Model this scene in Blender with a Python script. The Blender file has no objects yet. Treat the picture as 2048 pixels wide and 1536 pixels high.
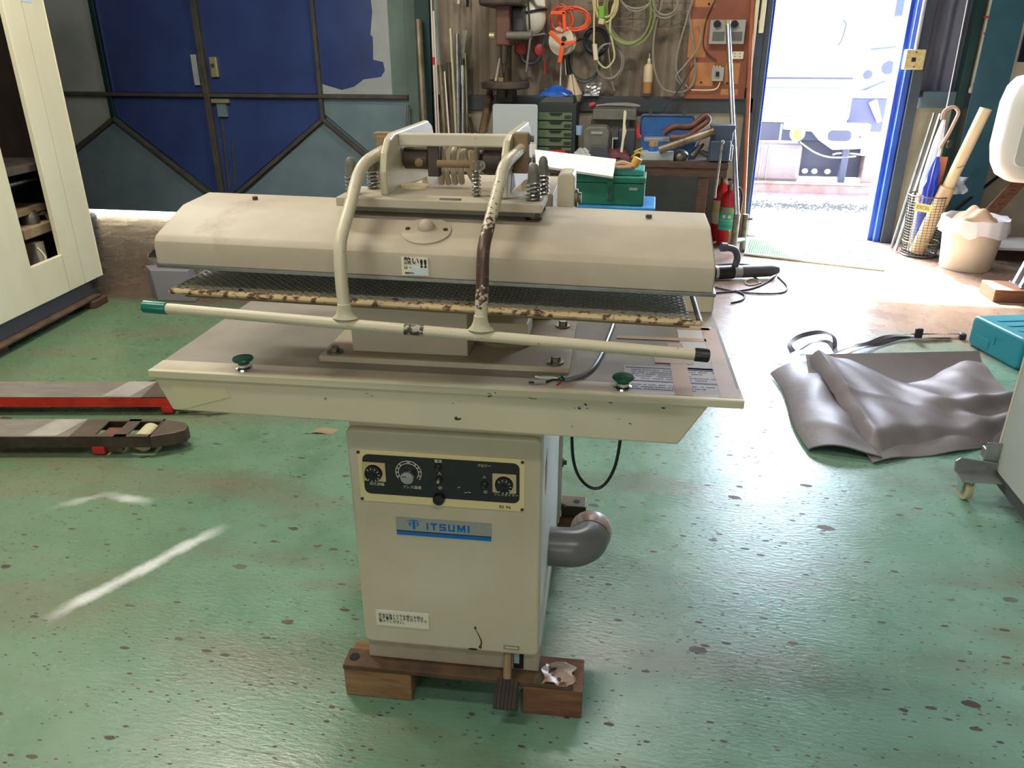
import bpy, bmesh, math, random
from mathutils import Vector as V, Matrix as M
random.seed(7)
R = math.radians
SC = bpy.context.scene
COL = SC.collection

# ---------------------------------------------------------------- camera, sky, sun, lamps, exposure
FPX, PITCH, YAW, CAMH = 1538.0, R(23.5), R(10.0), 1.5
cam_d = bpy.data.cameras.new('camera'); cam = bpy.data.objects.new('camera', cam_d); COL.objects.link(cam)
cam.location = (0, 0, CAMH); cam.rotation_euler = (math.pi/2-PITCH, 0, YAW)
cam_d.sensor_width = 36.0; cam_d.lens = FPX*36.0/2048.0; cam_d.clip_start = 0.02; cam_d.clip_end = 200
SC.camera = cam
SC.view_settings.view_transform = 'Standard'; SC.view_settings.look = 'None'
SC.view_settings.gamma = 1.0; SC.view_settings.exposure = 0.0
SC.view_settings.use_curve_mapping = False
try:
    SC.cycles.use_denoising = True; SC.cycles.max_bounces = 8; SC.cycles.diffuse_bounces = 4
    SC.cycles.sample_clamp_indirect = 12.0
except Exception: pass

world = bpy.data.worlds.new('sky'); SC.world = world; world.use_nodes = True
wn = world.node_tree.nodes; bg = wn['Background']
sky = wn.new('ShaderNodeTexSky'); sky.sky_type = 'NISHITA'; sky.sun_disc = False
sky.sun_elevation = R(50); sky.sun_rotation = R(-16); sky.air_density = 1.2; sky.dust_density = 2.0
world.node_tree.links.new(sky.outputs[0], bg.inputs[0]); bg.inputs[1].default_value = 6.8

def lamp(kind, loc, energy, color=(1,1,1), size=(1,1), target=None, rot=None):
    d = bpy.data.lights.new(kind, 'SUN' if kind == 'sun' else 'AREA')
    d.energy = energy; d.color = color
    if kind != 'sun': d.shape = 'RECTANGLE'; d.size, d.size_y = size
    else: d.angle = R(1.0)
    o = bpy.data.objects.new(kind, d); COL.objects.link(o); o.location = loc
    if target is not None: o.rotation_euler = (V(target)-V(loc)).to_track_quat('-Z', 'Y').to_euler()
    elif rot: o.rotation_euler = rot
    return o
lamp('sun', (0,0,20), 40.0, (1,.96,.9), target=(4.5, -16.0, 0))
# fluorescent battens on the ceiling of the workshop (the room's own lamps, above the frame)
lamp('batten_lamp', (-1.7, 0.7, 3.55), 44, (1,.95,.84), (1.2,.25))
lamp('batten_lamp', (-2.6, 3.2, 3.55), 95, (1,.95,.84), (1.2,.25))
lamp('batten_lamp', (0.6, -0.6, 3.55), 30, (1,.96,.90), (1.2,.25))
lamp('batten_lamp', (-0.2, 4.9, 3.55), 60, (1,.95,.88), (1.2,.25))
# added fill lamp behind the camera, shining as daylight from an unseen window
lamp('rear_daylight_fill', (-.6, -3.5, 1.7), 52, (1,.97,.9), (3.4,1.5), target=(-.4, 1.4, .9))
# daylight from the open doorway is sampled through a portal
pt = lamp('door_daylight_portal', (1.36, 7.05, 1.3), 1.0, (1,1,1), (1.0,2.6), rot=(-math.pi/2,0,0))
pt.data.cycles.is_portal = True

# ---------------------------------------------------------------- measuring helpers (points in the room)
CR = V((math.cos(YAW), math.sin(YAW), 0)); CF = V((-math.sin(YAW)*math.cos(PITCH), math.cos(YAW)*math.cos(PITCH), -math.sin(PITCH))); CU = CR.cross(CF)
C0 = V((0,0,CAMH))
def ray(px, py): return CF + CR*((px-1024)/FPX) - CU*((py-768)/FPX)
def W(px, py, Y):
    d = ray(px, py); return C0 + d*(Y/d.y)
def G(px, py, z=0.0):
    d = ray(px, py); return C0 + d*((z-CAMH)/d.z)
def WX(px, py, X):
    d = ray(px, py); return C0 + d*(X/d.x)
class Frame:
    def __init__(s, O, ang): s.m = M.Translation(V(O)) @ M.Rotation(ang, 4, 'Z'); s.i = s.m.inverted(); s.r = s.i.to_3x3(); s.c = s.i @ C0
    def y(s, px, py, y): d = s.r @ ray(px, py); return s.c + d*((y-s.c.y)/d.y)
    def x(s, px, py, x): d = s.r @ ray(px, py); return s.c + d*((x-s.c.x)/d.x)
    def z(s, px, py, z): d = s.r @ ray(px, py); return s.c + d*((z-s.c.z)/d.z)

# ---------------------------------------------------------------- materials
def lin(c): return tuple(((x/255)/12.92 if x/255 <= .04045 else ((x/255+.055)/1.055)**2.4) for x in c[:3]) + (1,)
def pm(name, c, rough=.5, metal=0, c2=None, scale=6, stretch=(1,1,1), wear=None, wear2=None, bump=0, bscale=60, coat=0, alpha=1, trans=0, spec=.5, emit=None):
    m = bpy.data.materials.new(name); m.use_nodes = True
    nt = m.node_tree; N = nt.nodes; Lk = nt.links; b = N['Principled BSDF']
    b.inputs['Base Color'].default_value = lin(c); b.inputs['Roughness'].default_value = rough; b.inputs['Metallic'].default_value = metal
    b.inputs['Coat Weight'].default_value = coat; b.inputs['Alpha'].default_value = alpha; b.inputs['Transmission Weight'].default_value = trans
    b.inputs['Specular IOR Level'].default_value = spec
    if emit: b.inputs['Emission Color'].default_value = lin(emit[0]); b.inputs['Emission Strength'].default_value = emit[1]
    tc = N.new('ShaderNodeTexCoord'); mp = N.new('ShaderNodeMapping'); mp.inputs['Scale'].default_value = stretch
    Lk.new(tc.outputs['Object'], mp.inputs[0])
    col = None
    def noise(s, det=5):
        n = N.new('ShaderNodeTexNoise'); n.inputs['Scale'].default_value = s; n.inputs['Detail'].default_value = det; n.inputs['Roughness'].default_value = .62
        Lk.new(mp.outputs[0], n.inputs['Vector']); return n
    def ramp(n, a, bb):
        r = N.new('ShaderNodeMapRange'); r.inputs['From Min'].default_value = a; r.inputs['From Max'].default_value = bb; Lk.new(n.outputs[0], r.inputs['Value']); return r.outputs[0]
    def mix(f, A, B):
        x = N.new('ShaderNodeMix'); x.data_type = 'RGBA'; Lk.new(f, x.inputs[0])
        for k, q in ((6, A), (7, B)):
            if isinstance(q, tuple): x.inputs[k].default_value = q
            else: Lk.new(q, x.inputs[k])
        return x.outputs[2]
    col = lin(c)
    if c2: col = mix(ramp(noise(scale), .35, .65), col, lin(c2))
    for w in (wear, wear2):
        if w: col = mix(ramp(noise(w[1], 8), w[2], w[2]+(w[3] if len(w) > 3 else .03)), col, lin(w[0]))
    if not isinstance(col, tuple): Lk.new(col, b.inputs['Base Color'])
    if bump:
        n = noise(bscale); bp = N.new('ShaderNodeBump'); bp.inputs['Strength'].default_value = bump; bp.inputs['Distance'].default_value = .004
        Lk.new(n.outputs[0], bp.inputs['Height']); Lk.new(bp.outputs[0], b.inputs['Normal'])
    return m
CREAM = (206,198,178)
mt = dict(
 cream=pm('cream_paint', CREAM, .42, c2=(198,188,160), scale=4, wear=((150,122,96),9,.68,.1)),
 cream_dust=pm('dusty_cream_paint', (192,182,160), .55, c2=(178,164,142), scale=5, wear=((158,128,102),3.5,.62,.12)),
 cream_chip=pm('chipped_cream_paint', (206,200,172), .42, c2=(200,192,162), scale=5, wear=((40,44,46),30,.665,.012), stretch=(.5,1,1)),
 cream_worn=pm('worn_cream_paint', (206,196,168), .4, wear=((86,62,48),120,.66,.03)),
 cream_clean=pm('clean_cream_paint', (206,198,170), .35, c2=(200,190,160), scale=8),
 plinth=pm('grey_cream_paint', (182,172,150), .6, c2=(160,150,128), scale=7),
 white=pm('white_paint', (232,230,224), .45, c2=(222,218,210), scale=5),
 offwhite=pm('machine_white', (230,224,196), .4, c2=(224,216,184), scale=5, wear=((150,128,96),26,.73,.03), stretch=(1,1,.35)),
 tabletop=pm('dusty_grey_sheet', (140,133,119), .55, c2=(126,117,102), scale=6, wear=((170,140,96),5,.7,.08)),
 steel=pm('bright_steel', (196,196,196), .28, 1, c2=(170,170,172), scale=20),
 chrome=pm('chrome', (215,215,220), .12, 1),
 zinc=pm('dull_zinc', (150,148,140), .45, .9, c2=(120,116,104), scale=18),
 darksteel=pm('dark_steel', (74,70,64), .5, .7, c2=(96,80,62), scale=12),
 oily=pm('oily_machine_brown', (88,76,64), .5, .2, c2=(58,52,48), scale=9),
 rust=pm('rusty_brown_steel', (104,80,58), .75, .2, c2=(74,58,46), scale=14, wear=((150,120,80),18,.66,.06), bump=.3),
 dust=pm('dusty_brown_metal', (150,128,98), .8, c2=(132,110,82), scale=12),
 black=pm('black_plastic', (24,24,27), .4),
 rubber=pm('dark_rubber', (50,44,38), .7, c2=(66,56,46), scale=30, bump=.2),
 dark=pm('dark_recess', (18,17,18), .8),
 green_cap=pm('green_tape', (8,112,92), .3), green_btn=pm('green_button', (6,84,58), .25),
 panel_cream=pm('panel_cream', (232,214,160), .4), panel_black=pm('panel_black', (28,29,33), .35, c2=(36,36,40), scale=30),
 panel_beige=pm('dial_beige', (196,182,140), .45), white_ink=pm('white_ink', (228,222,200), .5), ink=pm('black_ink', (26,24,22), .6),
 clear=pm('clear_plastic', (225,230,232), .15, alpha=.35), blue_ink=pm('blue_ink', (10,104,190), .4), silver=pm('brushed_plate', (176,176,172), .38, .6),
 label_white=pm('label_white', (228,222,202), .5), sticker_grey=pm('sticker_grey', (140,136,120), .5),
 paper=pm('paper', (222,220,222), .7, c2=(210,208,210), scale=8), tape=pm('brown_tape', (182,140,96), .45, c2=(168,124,84), scale=10),
 grey_pvc=pm('grey_pvc', (116,116,118), .3), wraptape=pm('wrapped_tape', (186,170,160), .35, c2=(150,108,84), scale=24, stretch=(1,1,5)),
 wood=pm('pale_timber', (160,124,86), .8, c2=(126,94,64), scale=8, stretch=(1,6,6), bump=.3), wood_red=pm('reddish_timber', (142,98,70), .8, c2=(104,68,48), scale=8, stretch=(1,8,8), bump=.3),
 wood_dark=pm('dark_timber', (92,66,50), .8, c2=(70,50,40), scale=8, stretch=(1,8,8), bump=.3),
 bluedoor=pm('blue_gloss_paint', (62,82,140), .28, c2=(54,70,122), scale=2.0, wear=((86,60,48),3.2,.74,.05), bump=.05, bscale=9),
 greydoor=pm('grey_green_primer', (182,188,186), .5, c2=(164,172,170), scale=3, wear=((112,78,58),4,.72,.06)),
 tealdoor=pm('dark_teal_paint', (124,146,154), .45, c2=(110,134,142), scale=3, wear=((104,78,56),4,.73,.05)),
 leafgreen=pm('grey_green_paint', (112,134,124), .55, c2=(98,122,112), scale=4, wear=((48,56,50),5,.72,.06)),
 rib=pm('dirty_rib_steel', (92,84,72), .6, c2=(66,70,66), scale=9),
 brass=pm('brass_plate', (196,186,140), .35, .5),
 colgreen=pm('dark_green_steel', (24,58,56), .5, c2=(20,48,48), scale=5), colteal=pm('teal_column_paint', (44,92,108), .5, c2=(38,78,92), scale=4, wear=((84,62,58),2.2,.62,.05)),
 corr=pm('old_brown_sheet', (150,136,118), .75, c2=(116,102,88), scale=4, stretch=(1,1,.4), wear=((150,138,118),7,.66,.1), bump=.2, bscale=30),
 corr2=pm('blue_grey_sheet', (100,102,120), .7, c2=(82,84,102), scale=4, stretch=(1,1,.3), bump=.2, bscale=30),
 dado=pm('stained_concrete', (170,160,142), .85, c2=(150,140,122), scale=3, wear=((118,112,100),4,.64,.1), bump=.25),
 beam=pm('dark_teal_beam', (52,70,78), .6, c2=(64,60,60), scale=4), beamr=pm('teal_beam', (66,104,122), .6, c2=(80,78,78), scale=4),
 doorblue=pm('bright_blue_paint', (28,84,196), .35, c2=(20,64,170), scale=5), greyframe=pm('grey_blue_frame', (64,72,84), .6, c2=(54,60,70), scale=5),
 ceil=pm('ceiling_sheet', (168,164,156), .8), wallside=pm('side_wall_sheet', (150,146,138), .8, c2=(136,132,124), scale=2),
 redbrown=pm('red_brown_board', (146,86,62), .7, c2=(128,74,54), scale=5), tan=pm('bare_board', (190,130,80), .75, c2=(172,112,68), scale=8),
 switchgrey=pm('switch_grey', (160,158,150), .5), switchdark=pm('switch_label', (96,96,92), .5), ivory=pm('ivory_plastic', (226,216,186), .45), ivory_dirty=pm('dirty_ivory', (216,200,150), .5, c2=(190,166,112), scale=30),
 orange=pm('orange_plastic', (238,92,30), .4), orangecord=pm('orange_cord', (226,92,56), .5), yellowcord=pm('cream_cord', (206,194,140), .55), greencord=pm('olive_hose', (128,136,84), .5), greycord=pm('grey_cord', (144,138,126), .6), darkcord=pm('dark_cord', (46,46,56), .6), tealcord=pm('dark_teal_cord', (30,70,70), .6),
 lime=pm('lime_plastic', (120,180,60), .5), blueplastic=pm('blue_plastic', (40,110,190), .4), helmet=pm('helmet_white', (222,216,196), .3), red=pm('red_paint', (206,36,38), .3), redplastic=pm('dull_red_plastic', (170,54,52), .5),
 foil=pm('crumpled_foil', (205,205,205), .25, .9, bump=1.0, bscale=40), frosted=pm('frosted_plastic', (196,206,206), .5, alpha=.75), bottle=pm('bottle_plastic', (206,186,150), .5), amber=pm('amber_liquid', (176,124,72), .5),
 draweg=pm('army_green', (92,110,76), .5), blackgreen=pm('dark_green_case', (40,46,42), .55), steelblue=pm('steel_blue_box', (44,98,160), .45, c2=(38,86,140), scale=6), tbgreen=pm('green_toolbox', (34,124,100), .45, c2=(28,108,88), scale=8, wear=((50,56,50),16,.7,.03)), tblid=pm('teal_tray', (60,150,140), .45),
 castdark=pm('dark_casting', (58,46,38), .6, c2=(44,36,32), scale=6), bluebox=pm('light_blue_box', (58,140,206), .45), greygreen=pm('machine_grey_green', (118,116,104), .55, c2=(100,98,88), scale=10), darkgrey=pm('dark_grey', (70,70,76), .5), board=pm('white_board', (238,232,228), .45), leather=pm('brown_leather', (112,72,52), .5, c2=(90,54,42), scale=14), maroon=pm('maroon_bag', (92,34,44), .6),
 vise=pm('vise_blue_grey', (74,86,104), .5, .4), galv=pm('galvanised_pipe', (178,180,182), .35, .85, c2=(150,152,154), scale=14), pipe=pm('mill_steel_tube', (150,142,122), .4, .6, c2=(104,92,72), scale=16, stretch=(1,1,.25)), pipe_dark=pm('rusty_tube', (96,84,70), .6, .4, c2=(72,60,50), scale=16, stretch=(1,1,.3)), pipe_white=pm('pale_rod', (226,214,204), .4, .3), pipe_cream=pm('polished_tube', (206,200,170), .3, .6),
 bench=pm('grimy_bench_wood', (88,66,50), .7, c2=(66,50,40), scale=8, stretch=(1,6,6)), benchpanel=pm('grey_green_panel', (126,130,118), .6, c2=(112,118,106), scale=4),
 forktop=pm('scuffed_fork_steel', (138,128,120), .4, .3, c2=(118,110,104), scale=9, stretch=(1,5,1)), forktip=pm('brown_fork_steel', (96,82,70), .55, .4, c2=(80,68,58), scale=10), forkglare=pm('pale_glare_steel', (172,166,158), .45, .2, c2=(134,126,118), scale=3), forkside=pm('red_fork_side', (214,52,36), .4, c2=(180,40,30), scale=12), forkgrey=pm('grimy_fork_side', (84,72,60), .6, .3, c2=(62,50,42), scale=12), nylon=pm('nylon_roller', (184,176,140), .5),
 vinyl=pm('grey_vinyl', (124,118,120), .5, c2=(114,108,110), scale=4, bump=.5, bscale=16), strap=pm('black_strap', (38,34,42), .5),
 case=pm('teal_case_plastic', (38,142,162), .4, bump=.1, bscale=80), greybox=pm('grey_machine_box', (176,182,180), .45, c2=(168,174,170), scale=4), whiteplastic=pm('white_plastic', (240,236,230), .35), pinkink=pm('pink_sticker', (216,84,112), .5),
 matgreen=pm('green_mat', (86,150,84), .6), matdark=pm('dark_mat_base', (40,52,48), .7), wire=pm('basket_wire', (96,90,88), .4, .7), signtan=pm('tan_sign', (206,188,126), .5), umblue=pm('blue_umbrella_cloth', (48,70,190), .45, c2=(40,56,160), scale=14), umclear=pm('clear_umbrella', (230,232,236), .25, alpha=.45), cane=pm('wooden_cane', (178,140,124), .35), card=pm('card_tube', (222,198,158), .6), card2=pm('card_tube_dark', (200,170,132), .6), bin=pm('bin_plastic', (214,206,190), .5, c2=(202,192,172), scale=4), bag=pm('bin_liner', (238,236,240), .3, alpha=.9), rag=pm('dusty_rag', (176,146,116), .85),
 glassblue=pm('dark_window_glass', (20,26,52), .15), beigeslat=pm('beige_blind', (168,150,112), .6), winframe=pm('cream_window_unit', (206,198,178), .5), greensticker=pm('green_sticker', (96,160,84), .5), redink=pm('red_ink', (196,50,56), .6), stickerblue=pm('blue_white_label', (196,212,226), .5),
 outground=pm('pale_yard_ground', (226,220,212), .9, c2=(206,198,188), scale=1.2), gravel=pm('grey_gravel', (62,60,54), .9), truckwhite=pm('truck_white', (240,240,240), .4), truckblue=pm('truck_blue', (40,46,128), .4), under=pm('truck_underframe', (44,46,62), .7), tank=pm('grey_fuel_tank', (112,98,96), .5, c2=(98,86,84), scale=5), ink2=pm('navy_ink', (52,58,130), .6), lampglass=pm('yellow_lamp_glass', (170,146,40), .2), rail=pm('rail_steel', (122,104,100), .6, .1, c2=(104,80,70), scale=8), mint=pm('mint_stripe', (66,150,130), .5), tyre=pm('tyre_rubber', (44,44,50), .8), yardwall=pm('yard_wall', (210,210,206), .9),
)

def floor_mat():
    m = bpy.data.materials.new('painted_floor'); m.use_nodes = True; nt = m.node_tree; N = nt.nodes; Lk = nt.links; b = N['Principled BSDF']
    geo = N.new('ShaderNodeNewGeometry'); sep = N.new('ShaderNodeSeparateXYZ'); Lk.new(geo.outputs['Position'], sep.inputs[0])
    def mp(scale, rot=0, loc=(0,0,0)):
        x = N.new('ShaderNodeMapping'); x.inputs['Scale'].default_value = scale; x.inputs['Rotation'].default_value = (0,0,rot); x.inputs['Location'].default_value = loc; Lk.new(geo.outputs['Position'], x.inputs[0]); return x.outputs[0]
    def noise(vec, s, det=5, ro=.6):
        n = N.new('ShaderNodeTexNoise'); n.inputs['Scale'].default_value = s; n.inputs['Detail'].default_value = det; n.inputs['Roughness'].default_value = ro; Lk.new(vec, n.inputs['Vector']); return n.outputs[0]
    def rng(v, a, bb, c=0, d=1):
        r = N.new('ShaderNodeMapRange'); r.inputs['From Min'].default_value = a; r.inputs['From Max'].default_value = bb; r.inputs['To Min'].default_value = c; r.inputs['To Max'].default_value = d; Lk.new(v, r.inputs['Value']); return r.outputs[0]
    def ma(op, a, bb=0.0):
        x = N.new('ShaderNodeMath'); x.operation = op
        for k, q in ((0, a), (1, bb)):
            if isinstance(q, (int, float)): x.inputs[k].default_value = q
            else: Lk.new(q, x.inputs[k])
        return x.outputs[0]
    def mix(f, A, B):
        x = N.new('ShaderNodeMix'); x.data_type = 'RGBA'; Lk.new(f, x.inputs[0])
        for k, q in ((6, A), (7, B)):
            if isinstance(q, tuple): x.inputs[k].default_value = q
            else: Lk.new(q, x.inputs[k])
        return x.outputs[2]
    P1 = mp((1,1,1)); PS = mp((1,2.6,1), R(14))
    green = mix(rng(noise(P1,1.3),.35,.65), lin((100,136,112)), lin((114,146,124)))
    green = mix(rng(noise(P1,4.2),.45,.72), green, lin((88,124,98)))
    green = mix(ma('MULTIPLY', rng(sep.outputs[0], -.3, 1.0), .8), green, mix(rng(noise(P1,2.2),.35,.65), lin((128,168,150)), lin((114,154,136))))  # green paler towards the doorway side, door light put into the colour
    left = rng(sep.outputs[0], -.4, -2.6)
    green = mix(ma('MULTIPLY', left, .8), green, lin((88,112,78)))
    grime = rng(noise(mp((.6,2.2,1),R(-58)),1.5,6),.48,.7)
    green = mix(ma('MULTIPLY', grime, .75), green, lin((112,102,82)))
    conc = mix(rng(noise(P1,2.0),.3,.7), lin((132,112,96)), lin((166,146,130)))
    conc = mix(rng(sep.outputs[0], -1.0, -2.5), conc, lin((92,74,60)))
    edge = ma('ADD', sep.outputs[1], ma('MULTIPLY', ma('SUBTRACT', noise(P1,1.1,4), .5), 1.5))
    col = mix(rng(edge, 4.15, 4.45), green, conc)
    # chips knocked out of the paint: three sizes, each chip an elongated cell
    chips = None
    for s, th, st in ((19,.72,2.4),(44,.56,2.6),(9,.88,1.9)):
        vo = N.new('ShaderNodeTexVoronoi'); vo.inputs['Scale'].default_value = s; Lk.new(mp((1,st,1),R(10),(s,s*2,0)), vo.inputs['Vector'])
        sx = N.new('ShaderNodeSeparateColor'); Lk.new(vo.outputs['Color'], sx.inputs[0])
        pick = rng(sx.outputs[0], th, th+.01); size = rng(sx.outputs[1], 0, 1, .02, .30)
        near = ma('LESS_THAN', ma('ADD', vo.outputs['Distance'], ma('MULTIPLY', ma('SUBTRACT', noise(P1,60,3),.5), .22)), size)
        c = ma('MULTIPLY', pick, near); chips = c if chips is None else ma('MAXIMUM', chips, c)
    scr = rng(noise(mp((2.2,46,1),R(-24)),1.4,7,.7),.665,.69)
    dens = rng(noise(P1,.8,3)  ,.28,.42)
    wear = ma('MULTIPLY', ma('MULTIPLY', rng(sep.outputs[1], 5.2, 4.2), ma('MAXIMUM', chips, ma('MULTIPLY', scr, .6))), dens)
    col = mix(wear, col, mix(rng(noise(P1,9),.4,.6), lin((50,48,42)), lin((88,72,58))))
    # pale streaks drawn left of the press
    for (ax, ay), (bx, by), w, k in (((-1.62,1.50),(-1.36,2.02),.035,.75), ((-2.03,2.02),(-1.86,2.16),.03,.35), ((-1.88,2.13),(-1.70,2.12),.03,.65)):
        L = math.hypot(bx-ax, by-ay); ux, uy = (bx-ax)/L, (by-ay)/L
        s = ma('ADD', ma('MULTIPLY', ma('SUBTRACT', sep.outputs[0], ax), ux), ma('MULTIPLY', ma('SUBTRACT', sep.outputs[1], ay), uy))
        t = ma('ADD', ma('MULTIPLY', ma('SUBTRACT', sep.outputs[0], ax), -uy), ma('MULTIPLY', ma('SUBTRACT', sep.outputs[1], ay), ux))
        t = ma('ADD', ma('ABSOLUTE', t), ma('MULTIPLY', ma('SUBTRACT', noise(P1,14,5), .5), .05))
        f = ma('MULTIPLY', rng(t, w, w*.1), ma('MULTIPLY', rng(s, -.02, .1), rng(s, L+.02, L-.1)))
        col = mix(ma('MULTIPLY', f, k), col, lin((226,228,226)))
    Lk.new(col, b.inputs['Base Color'])
    Lk.new(ma('ADD', rng(noise(P1,5),.3,.7,.20,.36), ma('MULTIPLY', wear, .3)), b.inputs['Roughness'])
    bp = N.new('ShaderNodeBump'); bp.inputs['Strength'].default_value = .42; bp.inputs['Distance'].default_value = .003
    Lk.new(ma('SUBTRACT', ma('MULTIPLY', noise(PS,38,5), .9), wear), bp.inputs['Height']); Lk.new(bp.outputs[0], b.inputs['Normal'])
    return m
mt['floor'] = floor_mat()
def tube_wear_mat():
    m = pm('chipped_handle_paint', (206,196,168), .38, wear=((70,50,40),150,.64,.02)); nt = m.node_tree; N = nt.nodes; Lk = nt.links; b = N['Principled BSDF']
    tc = N.new('ShaderNodeTexCoord'); s = N.new('ShaderNodeSeparateXYZ'); Lk.new(tc.outputs['Object'], s.inputs[0])
    def rg(v, a, c):
        r = N.new('ShaderNodeMapRange'); r.inputs['From Min'].default_value = a; r.inputs['From Max'].default_value = c; Lk.new(v, r.inputs['Value']); return r.outputs[0]
    def ma(op, a, c):
        x = N.new('ShaderNodeMath'); x.operation = op
        for k, q in ((0, a), (1, c)):
            if isinstance(q, (int, float)): x.inputs[k].default_value = q
            else: Lk.new(q, x.inputs[k])
        return x.outputs[0]
    n = N.new('ShaderNodeTexNoise'); n.inputs['Scale'].default_value = 130; n.inputs['Detail'].default_value = 6; Lk.new(tc.outputs['Object'], n.inputs['Vector'])
    band = ma('MULTIPLY', rg(s.outputs[2], 1.09, 1.15), rg(s.outputs[2], 1.25, 1.2))
    f = rg(ma('ADD', n.outputs[0], ma('MULTIPLY', band, .3)), .60, .66)
    x = N.new('ShaderNodeMix'); x.data_type = 'RGBA'; Lk.new(f, x.inputs[0]); x.inputs[6].default_value = lin((206,196,168)); x.inputs[7].default_value = lin((84,62,50))
    Lk.new(x.outputs[2], b.inputs['Base Color']); return m
mt['tubewear'] = tube_wear_mat()
def buck_mat():
    m = pm('perforated_buck', (84,84,74), .5); nt = m.node_tree; N = nt.nodes; Lk = nt.links; b = N['Principled BSDF']
    tc = N.new('ShaderNodeTexCoord'); s = N.new('ShaderNodeSeparateXYZ'); Lk.new(tc.outputs['Object'], s.inputs[0])
    n = N.new('ShaderNodeTexNoise'); n.inputs['Scale'].default_value = 30; n.inputs['Detail'].default_value = 6; Lk.new(tc.outputs['Object'], n.inputs['Vector'])
    a = N.new('ShaderNodeMath'); a.operation = 'MULTIPLY_ADD'; Lk.new(n.outputs[0], a.inputs[0]); a.inputs[1].default_value = .022; Lk.new(s.outputs[1], a.inputs[2])
    r = N.new('ShaderNodeMapRange'); r.inputs['From Min'].default_value = -.078; r.inputs['From Max'].default_value = -.070; Lk.new(a.outputs[0], r.inputs['Value'])
    x = N.new('ShaderNodeMix'); x.data_type = 'RGBA'; Lk.new(r.outputs[0], x.inputs[0]); x.inputs[6].default_value = lin((206,180,138)); x.inputs[7].default_value = lin((180,180,164))
    n2 = N.new('ShaderNodeTexNoise'); n2.inputs['Scale'].default_value = 55; n2.inputs['Detail'].default_value = 6; Lk.new(tc.outputs['Object'], n2.inputs['Vector'])
    r2 = N.new('ShaderNodeMapRange'); r2.inputs['From Min'].default_value = .55; r2.inputs['From Max'].default_value = .62; a2 = N.new('ShaderNodeMath'); a2.operation = 'MULTIPLY_ADD'; Lk.new(s.outputs[1], a2.inputs[0]); a2.inputs[1].default_value = -3.0; Lk.new(n2.outputs[0], a2.inputs[2])
    r2.inputs['From Min'].default_value = .82; r2.inputs['From Max'].default_value = .90; Lk.new(a2.outputs[0], r2.inputs['Value'])
    y = N.new('ShaderNodeMix'); y.data_type = 'RGBA'; Lk.new(r2.outputs[0], y.inputs[0]); Lk.new(x.outputs[2], y.inputs[6]); y.inputs[7].default_value = lin((92,66,48))
    Lk.new(y.outputs[2], b.inputs['Base Color']); return m
mt['buck'] = buck_mat()

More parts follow.
